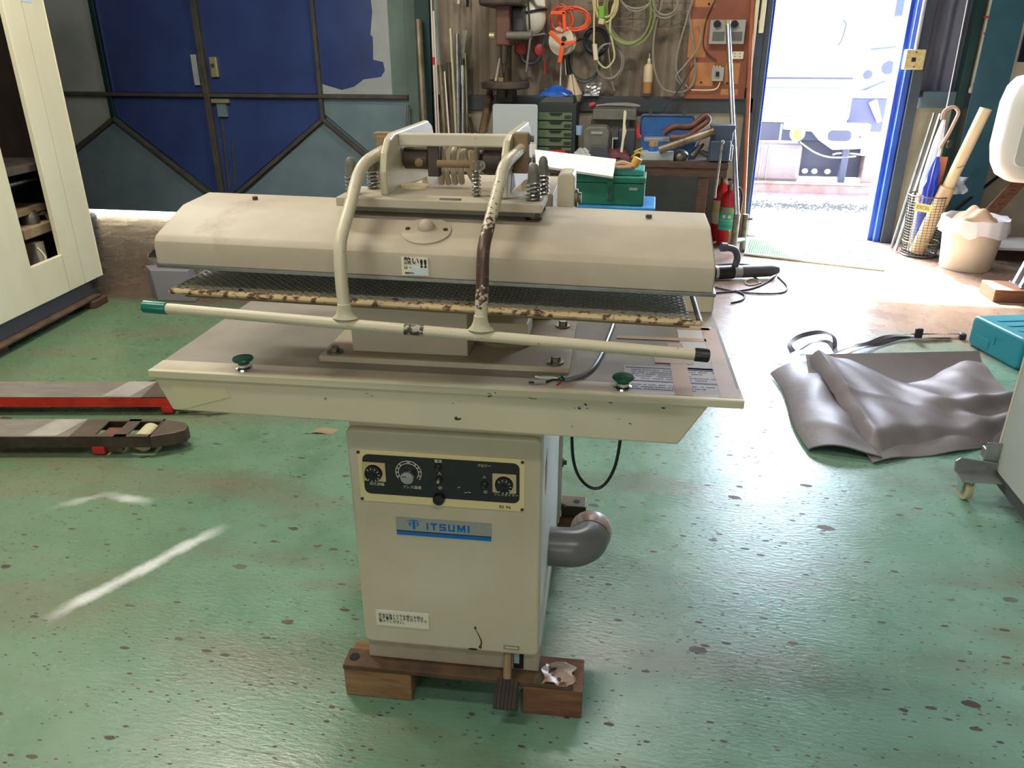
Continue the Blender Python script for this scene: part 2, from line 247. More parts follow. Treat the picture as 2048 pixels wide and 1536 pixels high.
# ---------------------------------------------------------------- mesh builder
class MB:
    def __init__(s): s.v = []; s.f = []; s.sm = []
    def add(s, vs, fs, smooth=False, xf=None):
        o = len(s.v); s.v += [V(p) if xf is None else xf @ V(p) for p in vs]; s.f += [tuple(i+o for i in f) for f in fs]; s.sm += [smooth]*len(fs); return s
    def box(s, x0, x1, y0, y1, z0, z1, xf=None):
        return s.add([(x0,y0,z0),(x1,y0,z0),(x1,y1,z0),(x0,y1,z0),(x0,y0,z1),(x1,y0,z1),(x1,y1,z1),(x0,y1,z1)], [(3,2,1,0),(4,5,6,7),(0,1,5,4),(1,2,6,5),(2,3,7,6),(3,0,4,7)], xf=xf)
    def hexa(s, b, t):  # 4 bottom points, 4 top points (counter-clockwise from above)
        return s.add(list(b)+list(t), [(3,2,1,0),(4,5,6,7),(0,1,5,4),(1,2,6,5),(2,3,7,6),(3,0,4,7)])
    def prism(s, poly, a, b, axis='y', xf=None, smooth=False):
        n = len(poly); mk = {'x': lambda p, t: (t,p[0],p[1]), 'y': lambda p, t: (p[0],t,p[1]), 'z': lambda p, t: (p[0],p[1],t)}[axis]
        vs = [mk(p,a) for p in poly]+[mk(p,b) for p in poly]
        fs = [tuple(range(n)), tuple(range(2*n-1,n-1,-1))]
        s.add(vs, fs, xf=xf); o = len(s.v)-2*n
        s.f += [(o+(i+1)%n, o+i, o+n+i, o+n+(i+1)%n) for i in range(n)]; s.sm += [smooth]*n; return s
    def tube(s, path, r, n=8, closed=False, smooth=True):
        P = [V(p) for p in path]; m = len(P); rs = r if isinstance(r, (list, tuple)) else [r]*m
        vs = []; prev = None
        for i in range(m):
            if closed: t = P[(i+1)%m]-P[i-1]
            else: t = P[min(i+1,m-1)]-P[max(i-1,0)]
            t.normalize()
            if prev is None:
                a = V((0,0,1)) if abs(t.z) < .9 else V((1,0,0)); u = t.cross(a).normalized()
            else:
                u = prev - t*prev.dot(t); u = u.normalized() if u.length > 1e-6 else t.orthogonal().normalized()
            prev = u; w = t.cross(u)
            vs += [P[i]+(u*math.cos(2*math.pi*k/n)+w*math.sin(2*math.pi*k/n))*rs[i] for k in range(n)]
        fs = []
        for i in range(m if closed else m-1):
            j = (i+1)%m
            fs += [(i*n+k, i*n+(k+1)%n, j*n+(k+1)%n, j*n+k) for k in range(n)]
        s.add(vs, fs, smooth)
        if not closed:
            o = len(s.v)-m*n; s.f += [tuple(o+k for k in range(n-1,-1,-1)), tuple(o+(m-1)*n+k for k in range(n))]; s.sm += [False,False]
        return s
    def cyl(s, a, b, r, r2=None, n=16): return s.tube([a,b], [r, r if r2 is None else r2], n)
    def lathe(s, prof, c=(0,0,0), n=24, axis=(0,0,1), cap=True):
        q = V((0,0,1)).rotation_difference(V(axis)).to_matrix(); c = V(c); vs = []; m = len(prof)
        for r, z in prof: vs += [c + q @ V((r*math.cos(2*math.pi*k/n), r*math.sin(2*math.pi*k/n), z)) for k in range(n)]
        fs = [(i*n+k, i*n+(k+1)%n, (i+1)*n+(k+1)%n, (i+1)*n+k) for i in range(m-1) for k in range(n)]
        s.add(vs, fs, True)
        if cap:
            o = len(s.v)-m*n; s.f += [tuple(o+k for k in range(n-1,-1,-1)), tuple(o+(m-1)*n+k for k in range(n))]; s.sm += [False,False]
        return s
    def ball(s, c, r, n=14, m=8, rz=None):
        rx, ry, rr = (r if isinstance(r,(tuple,list)) else (r,r,r)); c = V(c); vs = [c+V((0,0,-rr))]
        for i in range(1,m):
            a = -math.pi/2+math.pi*i/m; vs += [c+V((rx*math.cos(a)*math.cos(2*math.pi*k/n), ry*math.cos(a)*math.sin(2*math.pi*k/n), rr*math.sin(a))) for k in range(n)]
        vs.append(c+V((0,0,rr))); L = len(vs)-1
        fs = [(0,1+(k+1)%n,1+k) for k in range(n)] + [(1+(i-1)*n+k,1+(i-1)*n+(k+1)%n,1+i*n+(k+1)%n,1+i*n+k) for i in range(1,m-1) for k in range(n)] + [(L,1+(m-2)*n+k,1+(m-2)*n+(k+1)%n) for k in range(n)]
        return s.add(vs, fs, True)
    def patch(s, fn, nu, nv, thick=0.0):
        vs = [V(fn(i/nu, j/nv)) for j in range(nv+1) for i in range(nu+1)]; n = nu+1
        fs = [(j*n+i, j*n+i+1, (j+1)*n+i+1, (j+1)*n+i) for j in range(nv) for i in range(nu)]
        s.add(vs, fs, True)
        if thick:
            k = len(vs); o = len(s.v)-k; s.v += [p-V((0,0,thick)) for p in vs]
            s.f += [tuple(o+k+i for i in reversed(f)) for f in fs]; s.sm += [True]*len(fs)
            rim = [i for i in range(nu)]+[j*n+nu for j in range(nv)]+[nv*n+i for i in range(nu,0,-1)]+[j*n for j in range(nv,0,-1)]
            s.f += [(o+rim[(a+1)%len(rim)], o+rim[a], o+k+rim[a], o+k+rim[(a+1)%len(rim)]) for a in range(len(rim))]; s.sm += [False]*len(rim)
        return s
    def build(s, name, mat, parent=None, world=False, bevel=0.0, label=None, kind=None, seg=2, ang=40):
        if world and parent is not None:
            mi = M.LocRotScale(parent.location, parent.rotation_euler, None).inverted()
            pp = parent.parent
            while pp: mi = mi @ M.LocRotScale(pp.location, pp.rotation_euler, None).inverted(); pp = pp.parent
            s.v = [mi @ p for p in s.v]
        loc = V((0,0,0))
        if parent is None:
            xs = [p.x for p in s.v]; ys = [p.y for p in s.v]; loc = V(((min(xs)+max(xs))/2, (min(ys)+max(ys))/2, min(p.z for p in s.v)))
            s.v = [p-loc for p in s.v]
        me = bpy.data.meshes.new(name); me.from_pydata(s.v, [], s.f); me.polygons.foreach_set('use_smooth', s.sm if any(s.sm) else [False]*len(s.f))
        if any(s.sm): me.set_sharp_from_angle(angle=R(ang))
        bm = bmesh.new(); bm.from_mesh(me); bmesh.ops.recalc_face_normals(bm, faces=bm.faces); bm.to_mesh(me); bm.free()
        me.materials.append(mt[mat] if isinstance(mat, str) else mat); me.update()
        o = bpy.data.objects.new(name, me); COL.objects.link(o); o.location = loc; o.parent = parent
        if bevel:
            b = o.modifiers.new('edge', 'BEVEL'); b.width = bevel; b.segments = seg; b.limit_method = 'ANGLE'; b.angle_limit = R(35)
        if label: o['label'] = label
        if kind: o['kind'] = kind
        return o
def tag(o, label, cat, group=None):
    o['label'] = label; o['category'] = cat
    if group: o['group'] = group
    return o
def thing(name, label, cat, loc=(0,0,0), rz=0.0, group=None):
    o = bpy.data.objects.new(name, None); o.empty_display_size = .1; COL.objects.link(o); o.location = loc; o.rotation_euler = (0,0,rz)
    return tag(o, label, cat, group)
def solo(mb, name, mat, label, cat, group=None, **k): return tag(mb.build(name, mat, **k), label, cat, group)
def struct(mb, name, mat, parent=None, **k):
    o = mb.build(name, mat, parent, **k)
    if parent is None: o['kind'] = 'structure'
    return o
def text(s, size, loc, mat, parent, rot=(math.pi/2,0,0), name='lettering', align='LEFT', ext=.0003, bold=0.0, sx=1.0):
    c = bpy.data.curves.new(name, 'FONT'); c.body = s; c.size = size; c.align_x = align; c.align_y = 'CENTER'; c.extrude = ext; c.offset = bold; c.space_line = .95
    c.resolution_u = 3
    c.materials.append(mt[mat]); tmp = bpy.data.objects.new(name, c); me = bpy.data.meshes.new_from_object(tmp); bpy.data.objects.remove(tmp); bpy.data.curves.remove(c)
    if not me.materials: me.materials.append(mt[mat])
    o = bpy.data.objects.new(name, me); COL.objects.link(o); o.parent = parent; o.location = loc; o.rotation_euler = rot; o.scale = (sx,1,1); return o
def rrect(x0, x1, z0, z1, r, n=5):
    out = []
    for cx, cz, a in ((x1-r,z1-r,0),(x0+r,z1-r,90),(x0+r,z0+r,180),(x1-r,z0+r,270)):
        out += [(cx+r*math.cos(R(a+90*i/n)), cz+r*math.sin(R(a+90*i/n))) for i in range(n+1)]
    return out[::-1]
def spline(pts, n=6):
    P = [V(p) for p in pts]; out = []
    for i in range(len(P)-1):
        a, b, c, d = P[max(i-1,0)], P[i], P[i+1], P[min(i+2,len(P)-1)]
        for k in range(n):
            t = k/n; out.append(.5*((2*b)+(c-a)*t+(2*a-5*b+4*c-d)*t*t+(3*b-a-3*c+d)*t**3))
    out.append(P[-1]); return out
def bolt(mb, c, r, h, axis=(0,0,1), washer=True):
    if washer: mb.lathe([(r*1.7,0),(r*1.7,h*.25)], c, 16, axis)
    mb.lathe([(r,0),(r,h*.9),(r*.85,h)], c, 6, axis); return mb

# ================================================================ THE SETTING
YW = 6.95                                     # face of the back wall
struct(MB().box(-7.5, 4.6, -3.6, 7.12, -.1, 0), 'floor', 'floor')
struct(MB().box(-7.5, 4.6, -3.6, 7.3, 3.6, 3.7), 'ceiling', 'ceil')
struct(MB().box(-7.6, -7.5, -3.6, 7.3, 0, 3.6), 'wall_left', 'wallside')
struct(MB().box(4.6, 4.7, -3.6, 7.3, 0, 3.6), 'wall_right', 'wallside')
struct(MB().box(-7.5, 4.6, -3.7, -3.6, 0, 3.6), 'wall_rear', 'wallside')
struct(MB().box(-7.5, 4.6, YW+.12, 7.25, 2.62, 3.6), 'wall_back_header', 'wallside')
struct(MB().box(-7.5, -5.72, YW+.05, 7.25, 0, 2.62), 'wall_back_corner', 'wallside')
wr_ = struct(MB().box(-2.4,1.2,-3.6,-3.57,.9,.95).box(-2.4,1.2,-3.6,-3.57,2.45,2.5).box(-2.4,-2.35,-3.6,-3.57,.9,2.5).box(1.15,1.2,-3.6,-3.57,.9,2.5).box(-.63,-.57,-3.6,-3.57,.9,2.5), 'added_window_1', 'winframe')  # unseen window frame added to go with the rear fill lamp
for x_ in (-2.35,-.57): MB().box(x_,x_+1.72,-3.6,-3.59,.95,2.45).build('pane', 'frosted', wr_, True)
# corrugated sheets above, stained concrete below, a steel beam between
def corrugated(x0, x1, z0, z1, mat, name, pitch=.095, depth=.028):
    n = int((x1-x0)/pitch*6); vs = []
    for k in range(n+1):
        x = x0+(x1-x0)*k/n; y = YW+.045+depth*.5*math.sin(2*math.pi*(x-x0)/pitch)
        vs += [(x,y,z0),(x,y,z1),(x,y+.05,z0),(x,y+.05,z1)]
    fs = []
    for k in range(n): a = k*4; fs += [(a,a+4,a+5,a+1),(a+2,a+3,a+7,a+6)]
    return struct(MB().add(vs, fs, True), name, mat)
corrugated(-1.92, .80, 1.1, 2.75, 'corr', 'wall_back')
corrugated(2.0, 4.6, 1.15, 2.75, 'corr2', 'wall_back_beside_door')
struct(MB().box(-1.92, .78, YW-.02, YW+.1, 0, 1.02), 'wall_back_dado', 'dado')
struct(MB().box(-1.92, .78, YW-.05, YW+.06, 1.02, 1.14), 'trim_1', 'beam', bevel=.004)
struct(MB().box(2.03, 4.6, YW-.02, YW+.1, 0, 1.08), 'wall_back_dado_beside_door', 'dado')
struct(MB().box(2.06, 4.6, YW-.05, YW+.06, 1.08, 1.2), 'trim_2', 'beamr', bevel=.004)
struct(MB().box(2.5, 4.6, YW-.2, YW-.02, 0, .06), 'baseboard_back', 'dark')
# doorway: blue jamb channels and grey frame
d = struct(MB().box(.72, .80, YW-.05, YW+.14, 0, 2.7), 'door_2', 'greyframe', bevel=.004)
MB().box(.80, .845, YW-.04, YW+.16, 0, 2.7).build('jamb', 'greyframe', d, True, bevel=.004)
MB().box(.845, .872, YW+.02, YW+.2, 0, 2.7).build('jamb_channel', 'doorblue', d, True, bevel=.004)
MB().box(1.862, 1.892, YW+.02, YW+.2, 0, 2.7).build('jamb_channel', 'doorblue', d, True, bevel=.004)
MB().box(1.90, 1.945, YW-.03, YW+.12, 0, 2.7).build('jamb_channel', 'doorblue', d, True, bevel=.006)
MB().box(1.95, 2.03, YW-.06, YW+.12, 0, 2.7).build('jamb', 'greyframe', d, True, bevel=.004)
MB().box(.80, 1.95, YW-.02, YW+.14, 2.6, 2.7).build('door_head', 'greyframe', d, True)
MB().box(.87, 1.86, YW+.0, YW+.2, -.01, .012).build('threshold', 'steel', d, True)
# columns
def column(x0, x1, y0, y1, mat, name):
    t = .014
    return struct(MB().box(x0,x1,y0,y0+t,0,3.6).box(x0,x1,y1-t,y1,0,3.6).box((x0+x1)/2-t/2,(x0+x1)/2+t/2,y0+t,y1-t,0,3.6), name, mat)
column(-2.02, -1.9, YW-.14, YW+.02, 'colgreen', 'column_hangar')
column(2.36, 2.6, YW-.2, YW+.02, 'colteal', 'column_door')
struct(MB().box(2.3, 2.36, YW-.08, YW+.02, 0, 3.6), 'column_flange', 'colgreen')
# ceiling battens that carry the lamps
for i, (bx, by) in enumerate(((-1.7,.7),(-2.6,3.2),(.6,-.6),(-.2,4.9))):
    struct(MB().box(bx-.64, bx+.64, by-.14, by+.14, 3.57, 3.6), 'trim_%d' % (i+3), 'white')

# ---- hangar door of painted steel sheets with diagonal ribs
DY = 6.97
HX0, HXa, HXm, HXb, HX1 = -5.72, -5.08, -4.07, -2.97, -2.15
hd = struct(MB().box(HX0, HX1, DY+.03, DY+.05, .022, 2.62), 'door_1', 'tealdoor')
def hpanel(poly, mat, y=DY):
    MB().prism(poly, y, y+.03, 'y').build('panel', mat, hd, True, bevel=.006, seg=1)
g = .012
hpanel([(HX0,1.13),(HXa-g,1.13),(HXa-g,2.62),(HX0,2.62)], 'greydoor')
hpanel([(HXa+g,1.13),(HXm-g,1.13),(HXm-g,2.62),(HXa+g,2.62)], 'bluedoor')
hpanel([(HXm+g,1.13),(HXb-g,1.13),(HXb-g,2.62),(HXm+g,2.62)], 'bluedoor')
hpanel([(HXb+g,1.13),(-2.3,1.13),(-2.3,2.62),(HXb+g,2.62)], 'greydoor')
# the uneven edge of the blue repaint stands on the primer of the last leaf
edge = [(HXb+g,1.22),(HXb+.2,1.17),(-2.65,1.2),(-2.56,1.26),(-2.40,1.28),(-2.36,1.33),(-2.37,1.40),(-2.46,1.42),(-2.45,1.6),(-2.47,1.62),(-2.44,1.8),(-2.46,2.1),(-2.45,2.62),(HXb+g,2.62)]
MB().prism(edge, DY-.002, DY, 'y').build('paint_coat', 'bluedoor', hd, True)
MB().box(-2.3, HX1, DY-.004, DY+.03, 1.13, 2.62).build('edge_strip', 'leafgreen', hd, True, bevel=.003)
MB().box(HX1, -2.02, DY-.02, DY+.05, 0, 2.7).build('door_post', 'leafgreen', hd, True, bevel=.003)
hpanel([(HXa+g,.92),(HXa+g,1.10),(HXm-g,1.10),(HXm-g,.16)], 'bluedoor')
hpanel([(HXm+g,.16),(HXm+g,1.10),(HXb-g,1.10),(HXb-g,.94)], 'bluedoor')
hpanel([(HX0,.55),(HX0,1.10),(HXa-g,1.10),(HXa-g,.91)], 'greydoor')
hpanel([(HX0,.022),(HX0,.48),(HXa,.88),(HXm-.06,.10),(HXm-.06,.022)], 'tealdoor')
hpanel([(HXm+.06,.022),(HXm+.06,.10),(HXb,.90),(-2.15,.22),(-2.15,.022)], 'tealdoor')
hpanel([(HXb+g,.96),(HXb+g,1.10),(-2.15,1.10),(-2.15,.30)], 'tealdoor')
def rib(a, b, w=.035, dep=.04, mat='rib', nm='rib'):
    a = V((a[0],0,a[1])); b = V((b[0],0,b[1])); u = (b-a).normalized(); q = V((-u.z,0,u.x))*w/2
    poly = [(p.x,p.z) for p in (a+q,b+q,b-q,a-q)]
    MB().prism(poly, DY-dep, DY+.01, 'y').build(nm, mat, hd, True, bevel=.004, seg=1)
rib((HX0,1.115),(HX1,1.115),.03,.045); rib((HXa,.90),(HXa,2.62),.05,.03,'colgreen'); rib((HXa+.05,1.13),(HXa+.05,2.62),.02,.02,'bluedoor')
rib((HXm,.1),(HXm,2.62),.055,.05); rib((HXm-.045,1.13),(HXm-.045,2.62),.018,.03,'bluedoor')
rib((HXb,.92),(HXb,2.62),.035,.035); rib((HXa,.9),(HXm-.03,.13)); rib((HXm+.03,.13),(HXb,.92)); rib((HXb,.92),(-2.15,.26),.03); rib((HXa,.9),(HX0,.5),.04,.03)
rib((HXm+.07,.2),(HXm+.10,1.0),.02,.012); rib((HXm+.14,.3),(HXm+.17,.7),.015,.01)
MB().box(-4.18,-4.10,DY-.03,DY,1.2,1.46).build('latch_plate', 'greydoor', hd, True, bevel=.004)
p = MB().box(-4.0,-3.93,DY-.035,DY-.002,1.27,1.44).build('latch_plate', 'brass', hd, True, bevel=.006)
MB().cyl((-3.965,DY-.05,1.37),(-3.965,DY-.03,1.37),.016).build('latch_knob', 'zinc', hd, True)
MB().box(-4.03,-3.86,DY-.05,DY,1.05,1.085).build('bolt_bar', 'brass', hd, True, bevel=.004)
MB().box(-3.99,-3.90,DY-.03,DY,.93,1.06).build('bolt_plate', 'tealdoor', hd, True)

# ---- outside: yard, rail, parked truck
struct(MB().box(-14, 16, 7.13, 60, -.16, -.1), 'ground_yard', 'outground')
MB_g = MB()
for k in range(900):
    x = random.uniform(.6, 3.4); y = 9.05+random.gauss(0,.12); s = random.uniform(.008,.022)
    MB_g.add([(x-s,y-s,-.1),(x+s,y-s*.6,-.1),(x+s*.7,y+s,-.1),(x-s*.8,y+s*.8,-.1),(x,y,-.1+s*1.1)], [(0,1,4),(1,2,4),(2,3,4),(3,0,4)])
solo(MB_g, 'gravel_strip', 'gravel', 'strip of loose grey gravel across the yard outside the doorway', 'gravel', kind='stuff')
struct(MB().box(-14, 16, 24, 24.2, -.1, 3.2), 'wall_yard', 'yardwall')
rl = [( -.07,-.1),(.07,-.1),(.07,-.085),(.012,-.07),(.012,.02),(.035,.03),(.035,.055),(-.035,.055),(-.035,.03),(-.012,.02),(-.012,-.07),(-.07,-.085)]
solo(MB().prism([(9.82+a,b) for a,b in rl], -2, 2.72, 'x'), 'steel_rail', 'rail', 'length of rail lying along the yard in front of the truck', 'rail')
T = thing('parked_truck', 'white flatbed truck parked outside the open doorway', 'truck', (2.0,10.2,-.1))
def tb(nm, mat, x0, x1, y0, y1, z0, z1, bv=.01, par=None): return MB().box(x0,x1,y0,y1,z0,z1).build(nm, mat, par or T, True, bevel=bv)
body = tb('cab_body', 'truckwhite', -.2, 2.24, 10.02, 11.9, .72, 2.9, .05)
tb('side_panel', 'truckwhite', -.2, 2.16, 10.0, 10.03, .78, 1.17)
tb('body_seam', 'under', -.2, 2.2, 9.99, 10.03, 1.185, 1.21, 0); tb('stripe', 'mint', -.2, 2.1, 9.99, 10.02, 1.085, 1.103, 0); tb('stripe', 'mint', -.2, 2.12, 9.99, 10.02, .785, .795, 0)
tb('door_panel', 'truckwhite', 1.0, 2.17, 10.0, 10.03, 1.23, 2.7)
hnd = MB().tube(spline([(1.98,9.99,1.55),(2.0,9.95,1.6),(2.02,9.94,1.75),(2.0,9.99,1.8)]), .01).build('door_handle', 'under', T, True)
bp = MB().prism([(1.5,.72),(2.3,.72),(2.46,.70),(2.46,.44),(2.08,.42),(1.92,.52),(1.82,.62),(1.5,.64)], 9.9, 9.96, 'y').build('bumper_plate', 'truckwhite', T, True, bevel=.006)
MB().prism(rrect(2.0,2.26,.52,.64,.05), 9.88, 9.92, 'y').build('bumper_slot', 'under', T, True)
MB().lathe([(.014,0),(.012,.02)], (2.36,9.9,.57), 12, (0,-1,0)).build('tow_eye', 'under', T, True)
fl = MB().lathe([(.04,-.06),(.08,-.02),(.085,.02),(.07,.03)], (1.65,9.86,.6), 24, (0,-1,0)).build('fog_lamp', 'truckwhite', T, True)
MB().lathe([(.062,0),(.05,.014),(.02,.02)], (1.65,9.83,.6), 20, (0,-1,0)).build('lens', 'lampglass', fl, True)
MB().box(1.46,1.475,9.86,9.9,.5,.7).build('bracket', 'truckwhite', T, True)
tb('chassis_rail', 'under', -.2, 2.5, 10.05, 10.2, .5, .7)
tk = tb('fuel_tank', 'tank', .6, 1.76, 9.95, 10.5, .02, .47, .05)
for x in (1.28, 1.36): MB().box(x,x+.012,9.935,9.955,.03,.46).build('tank_strap', 'zinc', tk, True)
tb('chassis_beam', 'under', 1.76, 2.56, 10.1, 10.4, .08, .5); tb('spring_hanger', 'under', 2.2, 2.28, 9.92, 10.0, -.02, .44)
tb('mud_guard', 'rail', 2.46, 2.6, 9.93, 10.2, .02, .36); tb('step_box', 'truckwhite', 2.44, 2.6, 9.9, 10.2, .36, .5)
MB().tube(spline([(1.7,9.9,.5),(1.9,9.92,.38),(2.1,9.93,.33),(2.36,9.93,.35)]), .012).build('brake_hose', 'zinc', T, True)
MB().tube(spline([(2.1,9.95,.36),(2.2,9.95,.38),(2.5,9.95,.36)]), .014).build('brake_hose', 'zinc', T, True)
for x in (1.82,1.93,2.08): MB().ball((x,9.98,.16),(.035,.02,.03)).build('marker', 'truckwhite', T, True)
crane = thing('truck_crane', 'blue lattice crane gear with round pulleys behind the truck cab', 'crane', (2.7,10.8,-.1))
MB().box(2.36,3.4,10.7,10.9,.55,.95).build('crane_base', 'truckblue', crane, True, bevel=.02)
MB().box(2.36,3.4,10.66,10.9,.98,1.04).build('crane_beam', 'truckwhite', crane, True)
for x, z, r in ((2.52,1.22,.09),(2.74,1.3,.13)):
    MB().tube([(x+r*math.cos(a*.4),10.72,z+r*math.sin(a*.4)) for a in range(16)], .02, closed=True).build('pulley', 'truckwhite', crane, True)
    MB().lathe([(r*.7,0),(r*.6,.03)], (x,10.74,z), 18, (0,-1,0)).build('pulley_disc', 'truckblue', crane, True)
MB().tube([(2.44,10.74,1.02),(3.1,10.74,1.3)], .022).build('crane_strut', 'truckblue', crane, True)
MB().tube([(2.5,10.72,1.5),(3.0,10.72,1.55)], .02).build('crane_strut', 'truckblue', crane, True)
MB().box(2.7,2.85,10.72,10.8,1.85,2.3).build('crane_bracket', 'truckblue', crane, True, bevel=.02)
MB().tube([(2.62,10.66,.92),(2.74,10.66,.68)], [.05,.03]).build('crane_pin', 'truckwhite', crane, True)

# ================================================================ THE PRESS
PF = Frame((-.40,1.42,0), R(2.7))
P = thing('utility_press', 'cream ironing press with perforated buck, hood and long handle bar', 'press', (-.40,1.42,0), R(2.7))
def tilt(mb, th, z0):
    s = math.sin(th); mb.v = [V((p.x, p.y, p.z - s*p.x)) for p in mb.v]; return mb
def pb(nm, mat, x0, x1, y0, y1, z0, z1, bv=.002, par=None, label=None): return MB().box(x0,x1,y0,y1,z0,z1).build(nm, mat, par or P, bevel=bv, label=label)
# base
fb = pb('base_channel', 'rust', -.272, .30, -.03, .03, .086, .100, .002)
MB().cyl((-.25,0,.1),(-.25,0,.1012),.013).build('bolt_hole', 'dark', fb)
rb = pb('base_channel', 'darksteel', -.272, .30, .72, .785, .086, .128, .003)
MB().cyl((.268,.752,.128),(.268,.752,.1292),.011).build('bolt_hole', 'dark', rb)
pb('plinth', 'plinth', -.214, .213, .008, .745, .100, .175, .003)
pb('cabinet_body', 'cream_clean', -.208, .208, .012, .75, .170, .80, .006)
fp = MB().prism(rrect(-.214,.214,.165,.752,.016), -.012, .014, 'y').build('front_panel', 'cream', P, bevel=.008, seg=3)
pb('top_bevel', 'cream', -.211, .211, .004, .02, .74, .80, .006)
sp = pb('side_panel', 'white', .208, .215, .02, .60, .165, .80, .002)
fl = pb('side_flange', 'white', .213, .226, .595, .612, .165, .80, .002)
for z in (.68,.53,.355,.20): bolt(MB(), (.226,.604,z), .008, .012, (1,0,0)).build('flange_bolt', 'darksteel', fl)
pb('rear_cover', 'white', .20, .219, .612, .76, .130, .80, .003)
rp = [(.12,.40),(.138,.415),(.15,.412),(.165,.428),(.162,.40),(.172,.382),(.168,.36),(.158,.352),(.16,.335),(.142,.322),(.13,.326),(.118,.318)]
q = PF.x(1092,945,.215)
MB().prism([(q.y+(a-.142)*.9,q.z+(b-.37)*.9) for a,b in rp], .2148,.2158,'x').build('peeled_patch', pm('peeled_rust', (196,142,84), .7, c2=(160,110,70), scale=20), sp)
# control panel
a = PF.y(714,897,-.014); b = PF.y(1049,1026,-.014); zt, zb = .703, .573
cp = MB().box(-.191,.178,-.0155,-.011,zb,zt).build('control_panel', 'panel_cream', P, bevel=.001)
MB().prism(rrect(-.179,.167,zb+.021,zt-.010,.014), -.0165, -.0150, 'y').build('panel_field', 'panel_black', cp)
for x in (-.187,.173):
    for z in (zt-.006, zb+.006): bolt(MB(), (x,-.0155,z), .004, .002, (0,-1,0), False).build('panel_screw', 'darksteel', cp)
def dial(x, z):
    d_ = MB().box(x-.026,x+.026,-.022,-.016,z-.023,z+.023).build('dial', 'panel_beige', cp, bevel=.0015)
    MB().lathe([(.020,0),(.020,.003),(.018,.006),(.0185,.010),(.010,.012)], (x,-.022,z), 28, (0,-1,0)).lathe([(.006,.010),(.006,.016)], (x,-.022,z), 14, (0,-1,0)).build('dial_face', 'black', cp, bevel=.0008)
    MB().tube([(x+.0205*math.cos(k*.2618),-.0225,z+.0205*math.sin(k*.2618)) for k in range(24)], .0009, 5, True).build('dial_ring', 'panel_cream', cp)
    for k in range(9):
        an = R(-40+k*32); MB().box(-.0006,.0006,-.0352,-.034,.013,.017, xf=M.Translation((x,0,z)) @ M.Rotation(an,4,'Y')).build('dial_mark', 'white_ink', cp)
dial(-.1535,.652); dial(.1345,.644)
kx, kz = -.077,.648
MB().tube([(kx+.0285*math.cos(R(-35+k*10)),-.0168,kz+.006+.0285*math.sin(R(-35+k*10))) for k in range(26)], .0008, 4).tube([(kx+.0225*math.cos(R(-35+k*10)),-.0168,kz+.006+.0225*math.sin(R(-35+k*10))) for k in range(26)], .0008, 4).build('scale_ring', 'white_ink', cp)
text('150', .0065, (kx+.0255*math.cos(R(90)),-.0168,kz+.006+.0255*math.sin(R(90))), 'white_ink', cp, align='CENTER')
for an in (205,182,158,134,52,30,8,-16): MB().box(-.0012,.0012,-.0170,-.0166,.0238,.0272, xf=M.Translation((kx,0,kz+.006)) @ M.Rotation(R(90-an),4,'Y')).build('scale_mark', 'white_ink', cp)
kn = MB().lathe([(.0155,0),(.0155,.010),(.0145,.012),(.003,.0125)], (kx-.001,-.0165,kz-.002), 32, (0,-1,0)).build('temperature_knob', 'steel', cp)
MB().box(kx-.012,kx-.002,-.0298,-.0288,kz+.001,kz+.002, xf=M.Identity(4)).build('knob_line', 'ink', cp)
for x, z, m_ in ((-.0105,.672,'darksteel'),(-.010,.6405,'brass'),(.0905,.636,'oily')):
    sw = MB().lathe([(.0085,0),(.0085,.003),(.0055,.005),(.004,.006)], (x,-.0165,z), 18, (0,-1,0)).build('switch', 'black', cp)
    MB().lathe([(.0045,.002),(.003,.011)], (x,-.0165,z), 12, (0,-1,0)).build('switch_lever', m_, cp)
fz = MB().lathe([(.0135,0),(.0135,.006),(.012,.011),(.002,.012)], (-.011,-.0165,.594), 24, (0,-1,0)).build('fuse_holder', 'black', cp)
text('加圧調整', .0085, (-.150,-.0168,.6195), 'white_ink', cp, align='CENTER')
text('プレス温度', .0085, (-.071,-.0168,.617), 'white_ink', cp, align='CENTER')
text('電源', .0085, (-.010,-.0168,.6865), 'white_ink', cp, align='CENTER')
text('入', .0085, (-.008,-.0168,.657), 'white_ink', cp, align='CENTER'); text('切', .0085, (-.008,-.0168,.620), 'white_ink', cp, align='CENTER')
text('ブロワー', .0075, (.0905,-.0168,.6825), 'white_ink', cp, align='CENTER'); text('入', .0085, (.0905,-.0168,.655), 'white_ink', cp, align='CENTER'); text('切', .0085, (.0925,-.0168,.6175), 'white_ink', cp, align='CENTER')
text('プレスタイマー', .0078, (.1375,-.0168,.6135), 'white_ink', cp, align='CENTER')
text('EE 96', .010, (.122,-.0158,.582), 'ink', cp, sx=1.15)
for x, z, an in ((.034,.625,-30),(.049,.613,5),(.057,.614,8)): MB().box(-.003,.003,-.0170,-.0166,-.0006,.0006, xf=M.Translation((x,0,z)) @ M.Rotation(R(an),4,'Y')).build('scratch', 'white_ink', cp)
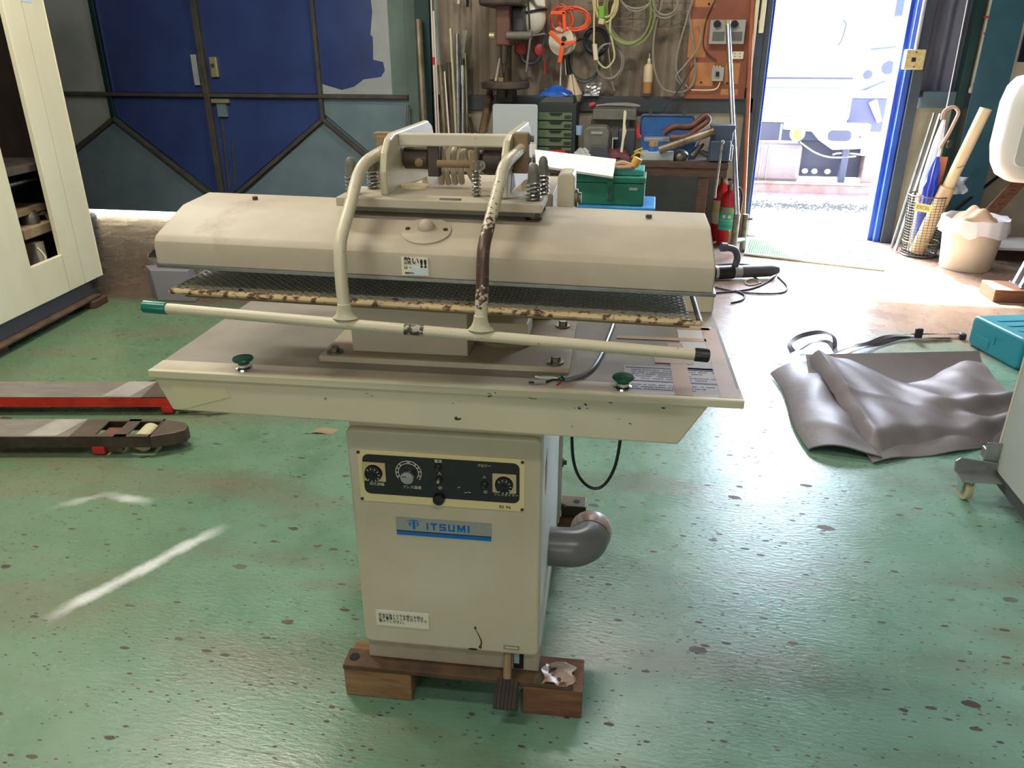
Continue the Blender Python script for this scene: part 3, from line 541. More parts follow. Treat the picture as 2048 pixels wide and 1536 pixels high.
# name plate
npz = MB().prism(rrect(-.114,.104,.489,.535,.003), -.0145,-.0118,'y').build('name_plate', 'silver', P)
MB().box(-.1135,.1035,-.0149,-.0143,.4895,.499).build('plate_band', 'blue_ink', npz); MB().box(-.1135,.1035,-.0149,-.0143,.4992,.5012).build('plate_line', 'ink', npz)
lt = MB(); lh, lw_, st = .0180, .0150, .0042
def lbx(x0, x1, z0, z1): lt.box(x0, x1, -.0152, -.0143, .5075+z0, .5075+z1)
lx_ = -.0435
for ch, w_ in (('I',st),('T',lw_),('S',lw_),('U',lw_),('M',lw_*1.25),('I',st)):
    a_, b_ = lx_, lx_+w_
    if ch == 'I': lbx(a_,b_,0,lh)
    if ch == 'T': lbx(a_,b_,lh-st,lh); lbx((a_+b_-st)/2,(a_+b_+st)/2,0,lh-st)
    if ch == 'S': lbx(a_,b_,lh-.0036,lh); lbx(a_,b_,.0072,.0108); lbx(a_,b_,0,.0036); lbx(a_,a_+st,.0108,lh-.0036); lbx(b_-st,b_,.0036,.0072)
    if ch == 'U': lbx(a_,a_+st,.0036,lh); lbx(b_-st,b_,.0036,lh); lbx(a_,b_,0,.0036)
    if ch == 'M':
        m_ = (a_+b_)/2; z_ = .5075; lbx(a_,a_+st,0,lh); lbx(b_-st,b_,0,lh)
        lt.prism([(a_+st*.2,z_+lh),(a_+st*1.1,z_+lh),(m_,z_+.0085),(b_-st*1.1,z_+lh),(b_-st*.2,z_+lh),(m_+.0018,z_+.001),(m_-.0018,z_+.001)], -.0152, -.0143, 'y')
    lx_ = b_+.0052
lt.build('lettering', 'blue_ink', npz)
MB().box(-.0755,-.0695,-.0152,-.0143,.506,.528).prism([(-.085,.521),(-.0785,.527),(-.0785,.523),(-.081,.520),(-.0785,.516),(-.080,.513)],-.0152,-.0143,'y').prism([(-.060,.521),(-.0665,.527),(-.0665,.523),(-.064,.520),(-.0665,.516),(-.065,.513)],-.0152,-.0143,'y').prism([(-.090,.527),(-.078,.531),(-.067,.531),(-.055,.527),(-.067,.529),(-.078,.529)],-.0152,-.0143,'y').build('emblem', 'blue_ink', npz)
wl = MB().box(-.180,-.0505,-.0135,-.0118,.221,.266).build('warning_label', 'label_white', P)
text('安全の為トビラを開ける時は\n必ず電源スイッチを切ってから\n開けてください。', .0098, (-.174,-.0137,.2435), 'ink', wl, sx=.87)
tgl = MB().box(.130,.168,-.0135,-.0118,.1815,.1935).build('number_plate', 'sticker_grey', P)
[MB().box(.134+.0044*k,.137+.0044*k,-.0137,-.0134,.185,.190).build('worn_print', 'label_white', tgl) for k in range(7)]
MB().tube(spline([(.061,-.0125,.236),(.070,-.0125,.216),(.076,-.0125,.196),(.073,-.0125,.182)]), [.0008+.0001*k for k in range(19)], 4).build('drip_stain', pm('brown_drip', (104,66,40), .5), fp)
[MB().ball(c_,r_).build('drip_stain', 'leather', fp) for c_, r_ in (((.062,-.0125,.237),(.003,.0008,.005)),((.073,-.0125,.180),(.004,.0008,.005)))]
MB().ball((.055,-.0128,.172),(.012,.0008,.003)).build('paint_chip', 'ink', fp)
# foot pedal
pd = MB().hexa([(.110,-.066,.042),(.172,-.066,.042),(.168,-.03,.104),(.118,-.03,.104)], [(.110,-.075,.052),(.172,-.075,.052),(.168,-.038,.116),(.118,-.038,.116)]).build('foot_pedal', 'rubber', P, bevel=.004)
for k in range(6):
    x = .118+k*.0092; MB().tube([(x-.001,-.0745,.0535),(x+.003,-.040,.1145)], .0022, 6).build('pedal_rib', 'rubber', pd)
MB().tube([(.142,-.036,.112),(.140,-.02,.135),(.138,.01,.168)], .010, 8).build('pedal_arm', 'dust', pd)
pb('pedal_slot', 'dark', .152, .176, .004, .0085, .108, .158, 0)
MB().box(.153,.166,.003,.0075,.125,.155).build('slot_cover', pm('pale_blue_paint',(150,176,182),.5), P)
# exhaust elbow
el = [(.212,.262,.292),(.25,.262,.292),(.285,.266,.292),(.312,.29,.292),(.322,.325,.292),(.322,.36,.292)]
MB().tube(spline(el,5), .052, 20).build('duct_elbow', 'grey_pvc', P)
dj = MB().tube([(.3215,.318,.292),(.322,.34,.292),(.322,.362,.292)], [.0535,.0575,.055], 20).build('tape_wrap', 'wraptape', P)
MB().cyl((.322,.355,.292),(.322,.3632,.292),.046,n=20).build('duct_mouth', 'dark', P)
# hanging black lead
MB().tube(spline([(.262,.30,.80),(.263,.30,.60),(.275,.30,.51),(.305,.30,.463),(.34,.30,.458),(.368,.30,.50),(.383,.30,.58),(.395,.30,.80)],6), .0042, 8).build('power_lead', 'black', P)
# table
MB().prism([(-.588,.886),(.535,.882),(.484,.796),(-.556,.808)], -.085, .58, 'y').build('table_tray', 'cream_chip', P, bevel=.004)
tt = pb('table_top', 'tabletop', -.592, .598, -.088, .60, .886, .897, .002)
MB().box(-.592,.598,-.0905,-.078,.882,.8985).build('front_lip', 'cream_chip', tt, bevel=.002)
MB().box(-.5915,.5975,-.078,-.03,.897,.8976).build('front_strip', 'cream_dust', tt)
MB().prism([(-.5535,.872),(-.43,.866),(-.424,.846),(-.49,.826),(-.534,.812)], -.0858,-.0848,'y').build('clear_tape', pm('yellowed_tape',(206,198,160),.2,wear=((90,80,60),40,.68,.03)), P)
for x in (-.40,.372):
    pbn = MB().lathe([(.0185,0),(.0175,.004),(.0125,.006),(.0125,.012),(.010,.014)], (x,-.055,.8975), 24).build('push_button', 'chrome', P)
    MB().lathe([(.0115,.010),(.0115,.018),(.0200,.0195),(.0215,.0225),(.020,.025),(.006,.0265)], (x,-.055,.8975), 28).build('button_cap', 'green_btn', pbn)
bpl = pb('base_plate', 'cream_dust', -.262, .265, .006, .30, .897, .909, .001)
for x, y in ((-.235,.032),(.235,.032),(.235,.26),(-.235,.26)): bolt(MB(), (x,y,.909), .010, .013).build('plate_bolt', 'zinc', bpl)
post = pb('post', 'cream', -.200, .050, .042, .26, .909, 1.045, .003)
pb('post_bracket', 'cream_clean', .050, .165, .14, .25, .909, .952, .003)
MB().tube(spline([(.06,.13,.911),(.1,.105,.913),(.15,.112,.912),(.17,.13,.911)]), .006, 6).build('debris_bead', 'dust', bpl)
pb('rear_upright', 'cream_clean', .50, .597, .44, .59, .897, .955, .004)
pb('rear_column', 'cream_dust', -.16, .20, .33, .60, .897, 1.20, .004)
# perforated buck
def buck():
    mb = MB(); p = .0182; hw = p/2; rh = p*.866/2; th = .006; r = .0031; y0, y1, x0, x1 = -.098, .13, -.498, .498
    nx = int((x1-x0)/p); ny = int((y1-y0)/(p*.5)); zt = 0
    for j in range(ny):
        yc = y0+(j+.5)*p*.5
        for i in range(nx - (j & 1)):
            xc = x0+(i+.5+.5*(j & 1))*p
            # diamond cell around a round hole
            out = [(hw,0),(hw/2,p*.25),(0,p*.5),(-hw/2,p*.25),(-hw,0),(-hw/2,-p*.25),(0,-p*.5),(hw/2,-p*.25)]
            vs = [(xc+a,yc+b,zt) for a,b in out]+[(xc+r*math.cos(k*math.pi/4),yc+r*math.sin(k*math.pi/4),zt+.0012) for k in range(8)]+[(xc+r*.9*math.cos(k*math.pi/4),yc+r*.9*math.sin(k*math.pi/4),zt-th) for k in range(8)]
            fs = []
            for k in range(8):
                m_ = (k+1) % 8; fs += [(k,m_,8+m_,8+k),(8+k,8+m_,16+m_,16+k)]
            mb.add(vs, fs)
    mb.tube([(x0-.002,y0-.004,-.004),(x1+.002,y0-.004,-.004)], .0055, 8).tube([(x0-.002,y1+.004,-.004),(x1+.002,y1+.004,-.004)], .0055, 8).tube([(x0-.003,y0-.004,-.004),(x0-.003,y1+.004,-.004)], .0055, 8).tube([(x1+.003,y0-.004,-.004),(x1+.003,y1+.004,-.004)], .0055, 8)
    mb.v = [V((q.x,q.y,q.z+1.066)) for q in mb.v]
    return tilt(mb, .022, 1.066)
bk = buck()
bo = bk.build('perforated_buck', 'buck', P)
tilt(MB().box(-.485,.485,-.085,.12,1.046,1.0555), .022, 1).build('buck_pan', 'dust', P, bevel=.002)
# hood
pr = [(-.100,1.116),(-.1005,1.150),(-.098,1.160),(-.092,1.167),(-.084,1.1715),(.012,1.203),(.024,1.2065),(.13,1.2125),(.19,1.200),(.235,1.165),(.24,1.116)]
hood = tilt(MB().prism(pr, -.520, .518, 'x', smooth=True), .018, 1).build('hood', 'cream_dust', P, bevel=.003, ang=24)
tilt(MB().box(-.520,.522,-.1035,-.0985,1.110,1.1165).box(.517,.523,-.1,.2,1.110,1.1165), .018, 1).build('hood_trim', 'steel', hood, bevel=.001)
tilt(MB().box(-.505,.51,-.075,.22,1.106,1.1155), .018, 1).build('heated_shoe', pm('blue_grey_shoe',(104,108,116),.4,.5), P, bevel=.004)
fo = MB().patch(lambda u,v: V((-.520-.016*math.sin(u*3.1)-.006*random.random(), -.095+.14*v, 1.124+.034*u-.006*random.random())), 5, 9, .002)
fo.build('foil_lining', 'foil', hood)
for x, y in ((-.395,.085),(.405,.07)): bolt(MB(), (x,y,1.2105-.018*x), .006, .006, (0,0,1), False).build('hood_screw', 'darksteel', hood)
nrm = V((0,-.31,.95)).normalized(); dc = V((-.008,-.036,1.1878))
qd = V((0,0,1)).rotation_difference(nrm).to_matrix()
ds = MB().lathe([(.0465,-.001),(.0465,.0025),(.044,.0035),(.022,.0038),(.018,.007),(.0165,.0085)], dc, 36, nrm).ball(dc+nrm*.008, .0165).build('dome_cover', 'cream_dust', hood)
for x in (-.036,.036): bolt(MB(), dc+qd@V((x,.002,.003)), .005, .0022, nrm, False).build('cover_screw', 'darksteel', ds)
sl = MB().box(-.0415,.0085,-.1022,-.0999,1.121,1.155).build('hot_sticker', 'label_white', hood)
MB().box(-.028,.006,-.1026,-.1021,1.1225,1.136).build('sticker_patch', pm('pale_blue_patch',(206,220,222),.5), sl)
text('熱い', .0145, (-.037,-.1025,1.1475), 'ink', sl, bold=.0002); text('!!', .020, (-.0075,-.1025,1.143), 'ink', sl, bold=.0007, sx=1.3)
[MB().box(x_,x_+w_,-.1026,-.1022,z_-h_,z_+h_).build('worn_print', 'leather', sl) for x_, w_, z_, h_ in ((-.036,.0012,1.1355,.003),(-.032,.0012,1.1355,.003),(-.036,.005,1.1355,.0005),(-.027,.004,1.136,.0008),(-.0355,.017,1.1255,.0016))]
# carriage over the hood
ca = tilt(MB().box(-.190,.205,-.006,.128,1.223,1.240), .012, 1).build('carriage_plate', 'cream_dust', P, bevel=.002)
tilt(MB().box(-.18,.19,.004,.12,1.214,1.223), .012, 1).build('carriage_underplate', 'greygreen', ca)
def spring(x, y, z0, h, r, wire, turns, par, nutr, dome=True, top=.03):
    so = MB().tube([(x+r*math.cos(2*math.pi*turns*k/(turns*12)), y+r*math.sin(2*math.pi*turns*k/(turns*12)), z0+h*k/(turns*12)) for k in range(turns*12+1)], wire, 6).build('spring', 'steel', par)
    n_ = MB().lathe([(r*1.1,0),(r*1.1,.002)], (x,y,z0+h), 18).lathe([(nutr,.002),(nutr,.016)], (x,y,z0+h), 6)
    if dome: n_.lathe([(nutr*.85,.016),(nutr*.85,.024),(nutr*.6,.031),(nutr*.2,.034)], (x,y,z0+h), 16)
    else: n_.cyl((x,y,z0+h),(x,y,z0+h+top),nutr*.5)
    n_.build('spring_nut', 'greygreen', par)
    MB().cyl((x,y,1.2),(x,y,z0+h),r*.55).build('spring_bolt', 'greygreen', par)
spring(-.168,.032,1.242,.036,.0115,.0021,5,ca,.0115); spring(-.146,.10,1.242,.036,.0115,.0021,5,ca,.0115)
spring(.186,.03,1.237,.036,.0125,.0022,5,ca,.0115); spring(.197,.10,1.237,.040,.0115,.0021,5,ca,.0105)
spring(.073,.05,1.240,.050,.008,.0015,7,ca,.0075,False,.042)
for x, y in ((.186,.03),(.197,.10)): MB().lathe([(.017,0),(.017,.002)], (x,y,1.2055-.018*x), 16).build('bolt_washer', 'darksteel', hood)
arm = [(.030,1.240),(.030,1.285),(.045,1.318),(.075,1.342),(.105,1.350),(.40,1.350),(.44,1.335),(.50,1.24),(.50,1.10),(.40,1.10),(.36,1.225)]
for x, nm in ((-.112,'l'),(.122,'r')):
    ao = MB().prism(arm, x, x+.014, 'x').build('lift_arm', 'cream_clean', P, bevel=.004)
    if nm == 'r': MB().prism([(.07,1.244),(.15,1.244),(.12,1.278),(.10,1.285)], x-.0008, x+.0148, 'x').build('arm_cutout', 'darkgrey', ao)
MB().box(-.098,.122,.13,.155,1.322,1.346).build('cross_bar', 'cream', P, bevel=.003)
MB().box(-.10,.124,.40,.44,1.235,1.30).build('rear_cross_bar', 'cream_dust', P, bevel=.003)
cy = MB().lathe([(.022,0),(.022,.05),(.018,.052)], (-.094,.16,1.296), 20, (1,0,0)).box(-.042,-.018,.138,.182,1.262,1.322).build('linkage_cylinder', 'oily', P, bevel=.002)
bolt(MB(), (-.06,.1385,1.29), .005, .004, (0,-1,0)).build('linkage_bolt', 'dust', cy)
MB().cyl((-.02,.13,1.289),(.055,.13,1.289),.0075).build('linkage_rod', 'dust', P)
MB().box(.05,.064,.11,.15,1.265,1.316).build('linkage_plate', 'dust', P, bevel=.002)
lb = MB().lathe([(.016,0),(.026,.01),(.026,.045),(.02,.05)], (.062,.16,1.292), 20, (1,0,0)).build('linkage_block', 'oily', P)
bolt(MB(), (.068,.132,1.287), .006, .005, (0,-1,0)).build('linkage_bolt', 'zinc', lb)
MB().box(.02,.12,.17,.2,1.312,1.332).build('linkage_bar', 'greygreen', P, bevel=.003)
for k, (x, b_) in enumerate(((-.022,.006),(-.008,-.008),(.004,.004),(.016,.012),(.042,-.012))):
    MB().tube(spline([(x,.17+.01*k,1.243),(x+b_*.4,.165,1.275),(x+b_,.18,1.315),(x+.02,.26,1.33)],5), .0068, 8).build('hose', 'cream_dust', P)
MB().lathe([(.03,0),(.03,.004),(.012,.006)], (-.07,.14,1.2405), 20).build('plate_boss', 'panel_cream', P)
MB().patch(lambda u,v: V((.12+.07*u,.02+.06*v,1.2415+.006*random.random())), 8, 5).build('film_scrap', 'clear', P)
MB().box(.01,.05,.0,.014,1.2395,1.2415).build('metal_scrap', 'zinc', P)
# handle frame
for side, pts, mname in (('l', [(-.121,-.2,1.066),(-.123,-.196,1.10),(-.126,-.188,1.145),(-.130,-.168,1.19),(-.1325,-.135,1.213),(-.136,-.08,1.243),(-.140,-.025,1.276),(-.137,.0,1.295),(-.13,.03,1.308),(-.118,.12,1.318)], 'cream_worn'),
                     ('r', [(.120,-.2,1.055),(.121,-.196,1.095),(.122,-.188,1.14),(.121,-.168,1.186),(.123,-.135,1.213),(.128,-.08,1.252),(.1295,-.025,1.279),(.131,.0,1.296),(.136,.03,1.308),(.152,.12,1.322)], 'tubewear')):
    MB().tube(spline(pts,4), .0112, 12).build('handle_tube', mname, P)
    x, y, z = pts[0]; wf = MB().lathe([(.023,.002),(.017,.008),(.0135,.016),(.0115,.028)], (0,0,0), 16); wf.v = [V((x+p.x, y+p.y*(.55+.45*min(1,p.z/.028)), z+p.z)) for p in wf.v]; wf.build('weld_fillet', 'cream_worn', P)
cl = MB().box(-.135,-.112,.10,.135,1.305,1.345).build('tube_clamp', 'dust', P, bevel=.003)
MB().box(-.142,-.108,.105,.13,1.338,1.350).build('clamp_cap', 'dust', cl, bevel=.002)
cl = MB().box(.136,.166,.112,.14,1.275,1.352).build('tube_clamp', 'dust', P, bevel=.003)
bolt(MB(), (.166,.126,1.34), .006, .01, (1,0,0)).build('clamp_bolt', 'greygreen', cl); bolt(MB(), (.166,.126,1.30), .005, .006, (1,0,0)).build('clamp_bolt', 'greygreen', cl)
def barpt(x): return V((x, -.2, 1.0725-.0455*(x+.47)))
MB().tube([barpt(-.46),barpt(-.12),barpt(.12),barpt(.495)], .0098, 12).build('handle_bar', 'cream_worn', P)
MB().tube([barpt(-.499),barpt(-.497),barpt(-.455),barpt(-.453)], [.009,.0118,.0118,.011], 14).build('grip_end', 'green_cap', P)
MB().tube([barpt(.484),barpt(.486),barpt(.507),barpt(.509)], [.011,.0118,.0118,.009], 14).build('end_cap', 'black', P)
MB().tube([barpt(-.015),barpt(.02)], .0101, 12).build('bare_patch', pm('bare_chipped_patch',(170,162,140),.5,wear=((60,56,52),90,.5,.02)), P)
bg_ = MB().prism(rrect(.215,.252,1.05,1.258,.012), .25, .33, 'y').build('bearing_block', 'cream', P, bevel=.004)
MB().lathe([(.02,0),(.02,.006),(.012,.008),(.012,.014)], (.252,.29,1.20), 20, (1,0,0)).build('pivot_pin', 'zinc', bg_)

# timber blocks under the press
solo(tilt(MB().box(-.272,-.10,-.028,.075,0,.0855),0,0), 'timber_block', 'wood', 'worn timber block under the front corner of the press, clear of the pedal', 'timber block', bevel=.004)
solo(MB().box(.178,.323,-.03,.08,0,.0855), 'timber_block', 'wood_red', 'reddish timber block under the front corner of the press beside the pedal', 'timber block', bevel=.003)
solo(MB().box(-.26,-.10,.70,.80,0,.0855), 'timber_block', 'wood', 'timber block under the rear base channel on the far side of the duct', 'timber block', bevel=.003)
solo(MB().box(.16,.29,.70,.80,0,.0855), 'timber_block', 'wood_red', 'timber block under the rear base channel beneath the duct', 'timber block', bevel=.003)
for o in list(COL.objects):
    if o.name.startswith('timber_block') and o.parent is None: o.location = PF.m @ o.location; o.rotation_euler.z = R(2.7)
wd = MB().patch(lambda u,v: V((.225+.075*u+.006*math.sin(v*9), -.03+.07*v, .102+.006*random.random()+.006*math.sin(u*7+v*4))), 8, 7, .003)
wd.v = [PF.m @ p for p in wd.v]
solo(wd, 'paper_wad', 'wraptape', 'crumpled tape and paper wad on the reddish timber block', 'paper')
# taped notice on the table top and loose lead
TN = thing('taped_notice', 'printed notice sheet taped to the press table with brown tape', 'notice', PF.m @ V((.46,.02,.8975)), R(2.7))
def tn(nm, mat, x0, x1, y0, y1, z=.0, h=.0004): return MB().box(x0-.46,x1-.46,y0-.02,y1-.02,z,z+h).build(nm, mat, TN)
sh = tn('sheet', 'paper', .375, .578, -.074, .066); tn('sheet', 'paper', .50, .582, .05, .33)
tn('printed_rule', 'ink2', .378, .565, .052, .0575, .0004); tn('printed_rule', 'ink2', .378, .575, -.018, -.0125, .0004)
def print_row(x0, x1, c, h, mat, par, flat, t):
    # one row of print too small to read: a run of uneven ink dashes
    mb = MB(); x = x0; rn = random.Random(int((x0+c)*9e4))
    while x < x1:
        w_ = rn.uniform(.35,1.0)*h; q_ = h*rn.uniform(.35,.5)
        if rn.random() < .86: (mb.box(x,x+w_*.8,c-q_,c+q_*.8,t,t+.0002) if flat else mb.box(x,x+w_*.8,t-.0002,t,c-q_,c+q_*.8))
        x += w_
    return mb.build('print_row', mat, par, kind='stuff')
for k in range(5): print_row(.39-.46, .565-.46-.03*(k % 3), .042-.011*k-.02, .0055, 'ink2', TN, True, .0005)
for k in range(3): print_row(.39-.46, .55-.46-.02*k, -.033-.011*k-.02, .005, 'ink2', TN, True, .0005)
tn('tape_strip', 'tape', .471, .505, -.076, .21, .0006); tn('tape_strip', 'tape', .556, .590, -.078, .32, .0006); tn('tape_strip', 'tape', .36, .56, .225, .245, .0006); tn('tape_strip', 'tape', .50, .575, .305, .325, .0006); tn('tape_strip', 'tape', .44, .52, .085, .12, .0008)
wr = thing('bare_lead', 'silver sheathed lead with taped bare ends lying across the press table', 'cable', PF.m @ V((.3,.1,.8975)), R(2.7))
def wl_(pts, r, mat, nm): MB().tube([V(p)-V((.3,.1,.8975)) for p in spline(pts,6)], r, 8).build(nm, mat, wr)
wl_([(.355,.37,.9025),(.348,.28,.9025),(.335,.17,.9025),(.326,.10,.902),(.312,.03,.902),(.292,-.01,.902),(.258,-.045,.903)], .0045, 'grey_pvc', 'sheath')
wl_([(.258,-.045,.903),(.236,-.05,.905),(.222,-.058,.903),(.19,-.066,.904)], .0022, 'black', 'core'); wl_([(.258,-.045,.903),(.24,-.042,.906),(.218,-.045,.906),(.20,-.042,.907)], .0022, 'ivory', 'core'); wl_([(.256,-.045,.904),(.25,-.055,.901),(.245,-.062,.900)], .002, 'red', 'core')
wl_([(.222,-.058,.904),(.20,-.064,.9045)], .0042, 'clear', 'sleeve'); wl_([(.236,-.043,.906),(.212,-.044,.9065)], .0042, 'clear', 'sleeve')
MB().tube([V((.252+.006*math.cos(k),-.047+.006*math.sin(k),.904+.0007*k))-V((.3,.1,.8975)) for k in range(9)], .0022, 6).build('tie', 'green_btn', wr)

# ================================================================ LEFT MACHINE
MO = G(205, 552, .15); MO.z = 0
MF = Frame(MO, R(-83.6))
L = thing('machining_cabinet', 'tall cream machine cabinet with an open slot in its side panel', 'machine', MO, R(-83.6))
def lb_(nm, mat, x0, x1, y0, y1, z0, z1, bv=.003, par=None): return MB().box(x0,x1,y0,y1,z0,z1).build(nm, mat, par or L, bevel=bv)
a = MF.y(125,510,0); b = MF.y(62,535,0)
ox0, ox1, oz0 = a.x, b.x, (a.z+b.z)/2
lb_('side_panel', 'offwhite', 0, ox0, -.03, 0, .155, 3.0); lb_('side_panel', 'offwhite', ox1, 2.6, -.03, 0, .155, 3.0); lb_('side_panel', 'offwhite', ox0, ox1, -.03, 0, .155, oz0)
lb_('edge_fold', 'offwhite', -.004, .0, -.06, .004, .155, 3.0, .001); lb_('edge_flap', 'offwhite', -.03, -.002, -.03, -.02, .82, 3.0, .002)
lb_('panel_seam', 'plinth', ox0+.006, ox0+.009, -.001, .0006, .156, oz0, 0); lb_('panel_seam', 'plinth', (ox0)*.55, (ox0)*.55+.003, -.001, .0006, .156, 2.9, 0)
lb_('back_panel', 'offwhite', .0, .03, -1.2, -.03, .155, 3.0)
lb_('added_dark_liner', 'castdark', .031, .034, -1.17, -.04, .2, 3.0, 0); lb_('inner_wall', 'castdark', .03, 2.6, -1.2, -1.17, .155, 3.0); lb_('added_roof_panel', 'offwhite', .0, 2.6, -1.2, 0, 3.0, 3.02); lb_('inner_floor', 'dark', .03, 2.6, -1.2, -.03, .155, .20)  # dark liner and unseen roof added to keep the inside dark
lb_('sill_beam', 'darkgrey', .06, 2.6, -.10, -.02, .06, .15, .006); lb_('oil_tray', 'rust', .10, 2.6, -.06, .03, .045, .062, .004)
lb_('foot', 'darksteel', .02, .12, -.14, -.02, .09, .155)
lb_('paper_label', 'stickerblue', .10, .20, 0, .001, 1.74, 1.86, 0)
MB().lathe([(.30,0),(.42,.25),(.42,.9),(.3,1.1)], (.8,-.75,1.15), 24, (0,0,1)).build('casting', 'castdark', L)
lb_('shelf', 'oily', .05, 1.6, -.5, -.06, .86, .90); lb_('chip_tray', 'dust', .22, .9, -.35, -.12, .62, .66); lb_('bracket', 'dust', .48, .85, -.3, -.12, .98, 1.06, .01)
for k in range(4): lb_('coolant_pipe', 'zinc', .1, .9, -.30+.06*k, -.28+.06*k, .74+.02*k, .755+.02*k)
vb = lb_('valve_block', 'dust', .20, .52, -.22, -.08, .50, .56, .006)
MB().lathe([(.05,0),(.05,.05),(.03,.08)], (.34,-.15,.56), 16).tube(spline([(.30,-.15,.60),(.24,-.12,.60),(.23,-.10,.52)],5), .014).build('valve_cap', 'zinc', vb)
MB().cyl((.22,-.1,.50),(.22,-.1,.42),.022).build('valve_pipe', 'steel', vb)
lb_('filter_housing', 'plinth', .34, .42, -.2, -.1, .30, .46, .006); MB().tube(spline([(.44,-.08,.44),(.42,-.06,.38),(.44,-.06,.32),(.47,-.06,.30)],5), .006).build('air_hose', 'ivory', L)
for p, s_, lab in ((G(196,612), .16, 'brown timber block under the far corner of the cream machine'), (G(-10,712), .16, 'timber block under the cream machine by the picture edge')):
    q = MF.i @ p; mb = MB().box(q.x-.09,q.x+.06,q.y-.16,q.y+.02,0,.045)
    mb.v = [MF.m @ v for v in mb.v]; solo(mb, 'timber_block', 'wood_dark', lab, 'timber block', bevel=.004)
bx0 = G(317,602); hgt = W(306,540,bx0.y).z
gb = MB().hexa([bx0, bx0+V((.25,.02,0)), bx0+V((.22,.14,0)), bx0+V((-.11,.10,0))], [bx0+V((-.02,0,hgt)), bx0+V((.23,.02,hgt)), bx0+V((.20,.14,hgt)), bx0+V((-.12,.10,hgt))])
solo(gb, 'grey_bin', pm('grey_plastic_box', (128,124,132), .5), 'plain grey box standing on the bare floor beyond the hood end', 'box', bevel=.006)
chip = G(648,864); solo(MB().patch(lambda u,v: V((chip.x-.05+.09*u+.015*v, chip.y-.025+.05*v+.01*u, .004+.004*math.sin(u*5))), 4, 3, .002), 'paper_scrap', 'dust', 'torn brown scrap lying on the green floor beside the cabinet', 'paper')

# ================================================================ PALLET TRUCK FORKS
KF = G(378, 850, .085); KF.z = 0
KT = thing('pallet_truck', 'hand pallet truck with two scuffed low forks reaching in across the floor', 'pallet truck', KF, R(10))
fk = Frame(KF, R(10))
def fork(y0, y1, x1, side, sidemat):
    # flat top with two wheel slots, side skirts, tapered tip
    zt = .086; xs = x1-.44
    t = MB().box(-1.28,xs,y0,y1,zt-.006,zt).build('fork_top', 'forktop', KT, bevel=.003)
    MB().patch(lambda u,v: V((xs-.13+.128*u-.05*(1-v)+.05*v*0, y0+.004+(y1-y0-.008)*v, zt+.0006)), 6, 2).build('glare_band', 'forkglare', KT)  # pale band paints a reflected highlight onto the fork top
    for a_, b_ in ((xs,x1-.345),(x1-.265,x1-.215),(x1-.125,x1-.12)): MB().box(a_,b_,y0,y1,zt-.007,zt-.001).build('tip_plate', 'forktip', KT)
    for ya, yb in ((y0,y0+.02),(y1-.02,y1)): MB().box(x1-.345,x1-.12,ya,yb,zt-.007,zt-.001).build('tip_plate', 'forktip', KT)
    MB().prism([(x1-.12,y0),(x1-.03,y0+.035),(x1,y0+.06),(x1,y1-.06),(x1-.03,y1-.03),(x1-.12,y1)], .03, zt-.001, 'z').build('fork_nose', 'forktip', KT, bevel=.004)
    MB().box(-1.28,x1-.12,y0,y0+.006,.036,zt-.004).build('fork_side', sidemat, KT); MB().box(-1.28,x1-.12,y1-.006,y1,.036,zt-.004).build('fork_side', sidemat, KT)
    MB().cyl((x1-.17,y0+.03,.042),(x1-.17,y1-.03,.042),.04,n=20).build('fork_roller', 'nylon', KT)
    MB().box(x1-.34,x1-.28,y0+.04,y1-.04,.03,.068).build('roller_link', 'leather', KT, bevel=.006)
    MB().box(x1-.36,x1-.31,y0-.004,y0+.03,.005,.04).build('link_arm', 'forkside', KT, bevel=.005); MB().box(x1-.30,x1-.24,y0+.002,y0+.03,.012,.04).build('link_arm', 'rust', KT, bevel=.005)
fa = fk.z(0,838,.085); fb_ = fk.z(0,873,.085)
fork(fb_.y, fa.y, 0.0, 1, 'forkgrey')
ga = fk.z(0,763,.085); gb_ = fk.z(0,794,.085)
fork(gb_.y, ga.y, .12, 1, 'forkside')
MB().box(-1.34,-1.27,min(fb_.y,fa.y)-.02,ga.y+.02,.03,.3).build('fork_bridge', 'forkside', KT, bevel=.02)

# ================================================================ WORKBENCH AND WHAT STANDS ON IT
BZ = .712
B = thing('workbench', 'grimy timber workbench against the corrugated wall', 'workbench', (-.35,6.55,0))
def bb(nm, mat, x0, x1, y0, y1, z0, z1, bv=.004): return MB().box(x0,x1,y0,y1,z0,z1).build(nm, mat, B, True, bevel=bv)
for k in range(4): bb('top_board', 'bench', -1.33, .575, 6.2+.18*k, 6.376+.18*k, BZ-.045, BZ)
bb('front_rail', 'bench', -1.31, .57, 6.21, 6.25, .60, BZ-.046); bb('side_rail', 'bench', .52, .565, 6.25, 6.9, .60, BZ-.046)
for x, y in ((-1.30,6.22),(.36,6.22),(-1.30,6.82),(.36,6.82)): bb('leg', 'wood_dark', x, x+.075, y, y+.075, 0, .60)
bb('back_panel', 'benchpanel', -1.3, .46, 6.78, 6.80, .22, .6); bb('lower_shelf', 'bench', -1.3, .5, 6.3, 6.78, .18, .2)
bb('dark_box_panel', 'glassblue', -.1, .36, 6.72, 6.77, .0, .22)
def fbox(px0, py0, px1, py1, Y, dep, zmin=None):
    a = W(px0,py0,Y); b = W(px1,py1,Y); return [min(a.x,b.x), max(a.x,b.x), Y, Y+dep, (min(a.z,b.z) if zmin is None else zmin), max(a.z,b.z)]
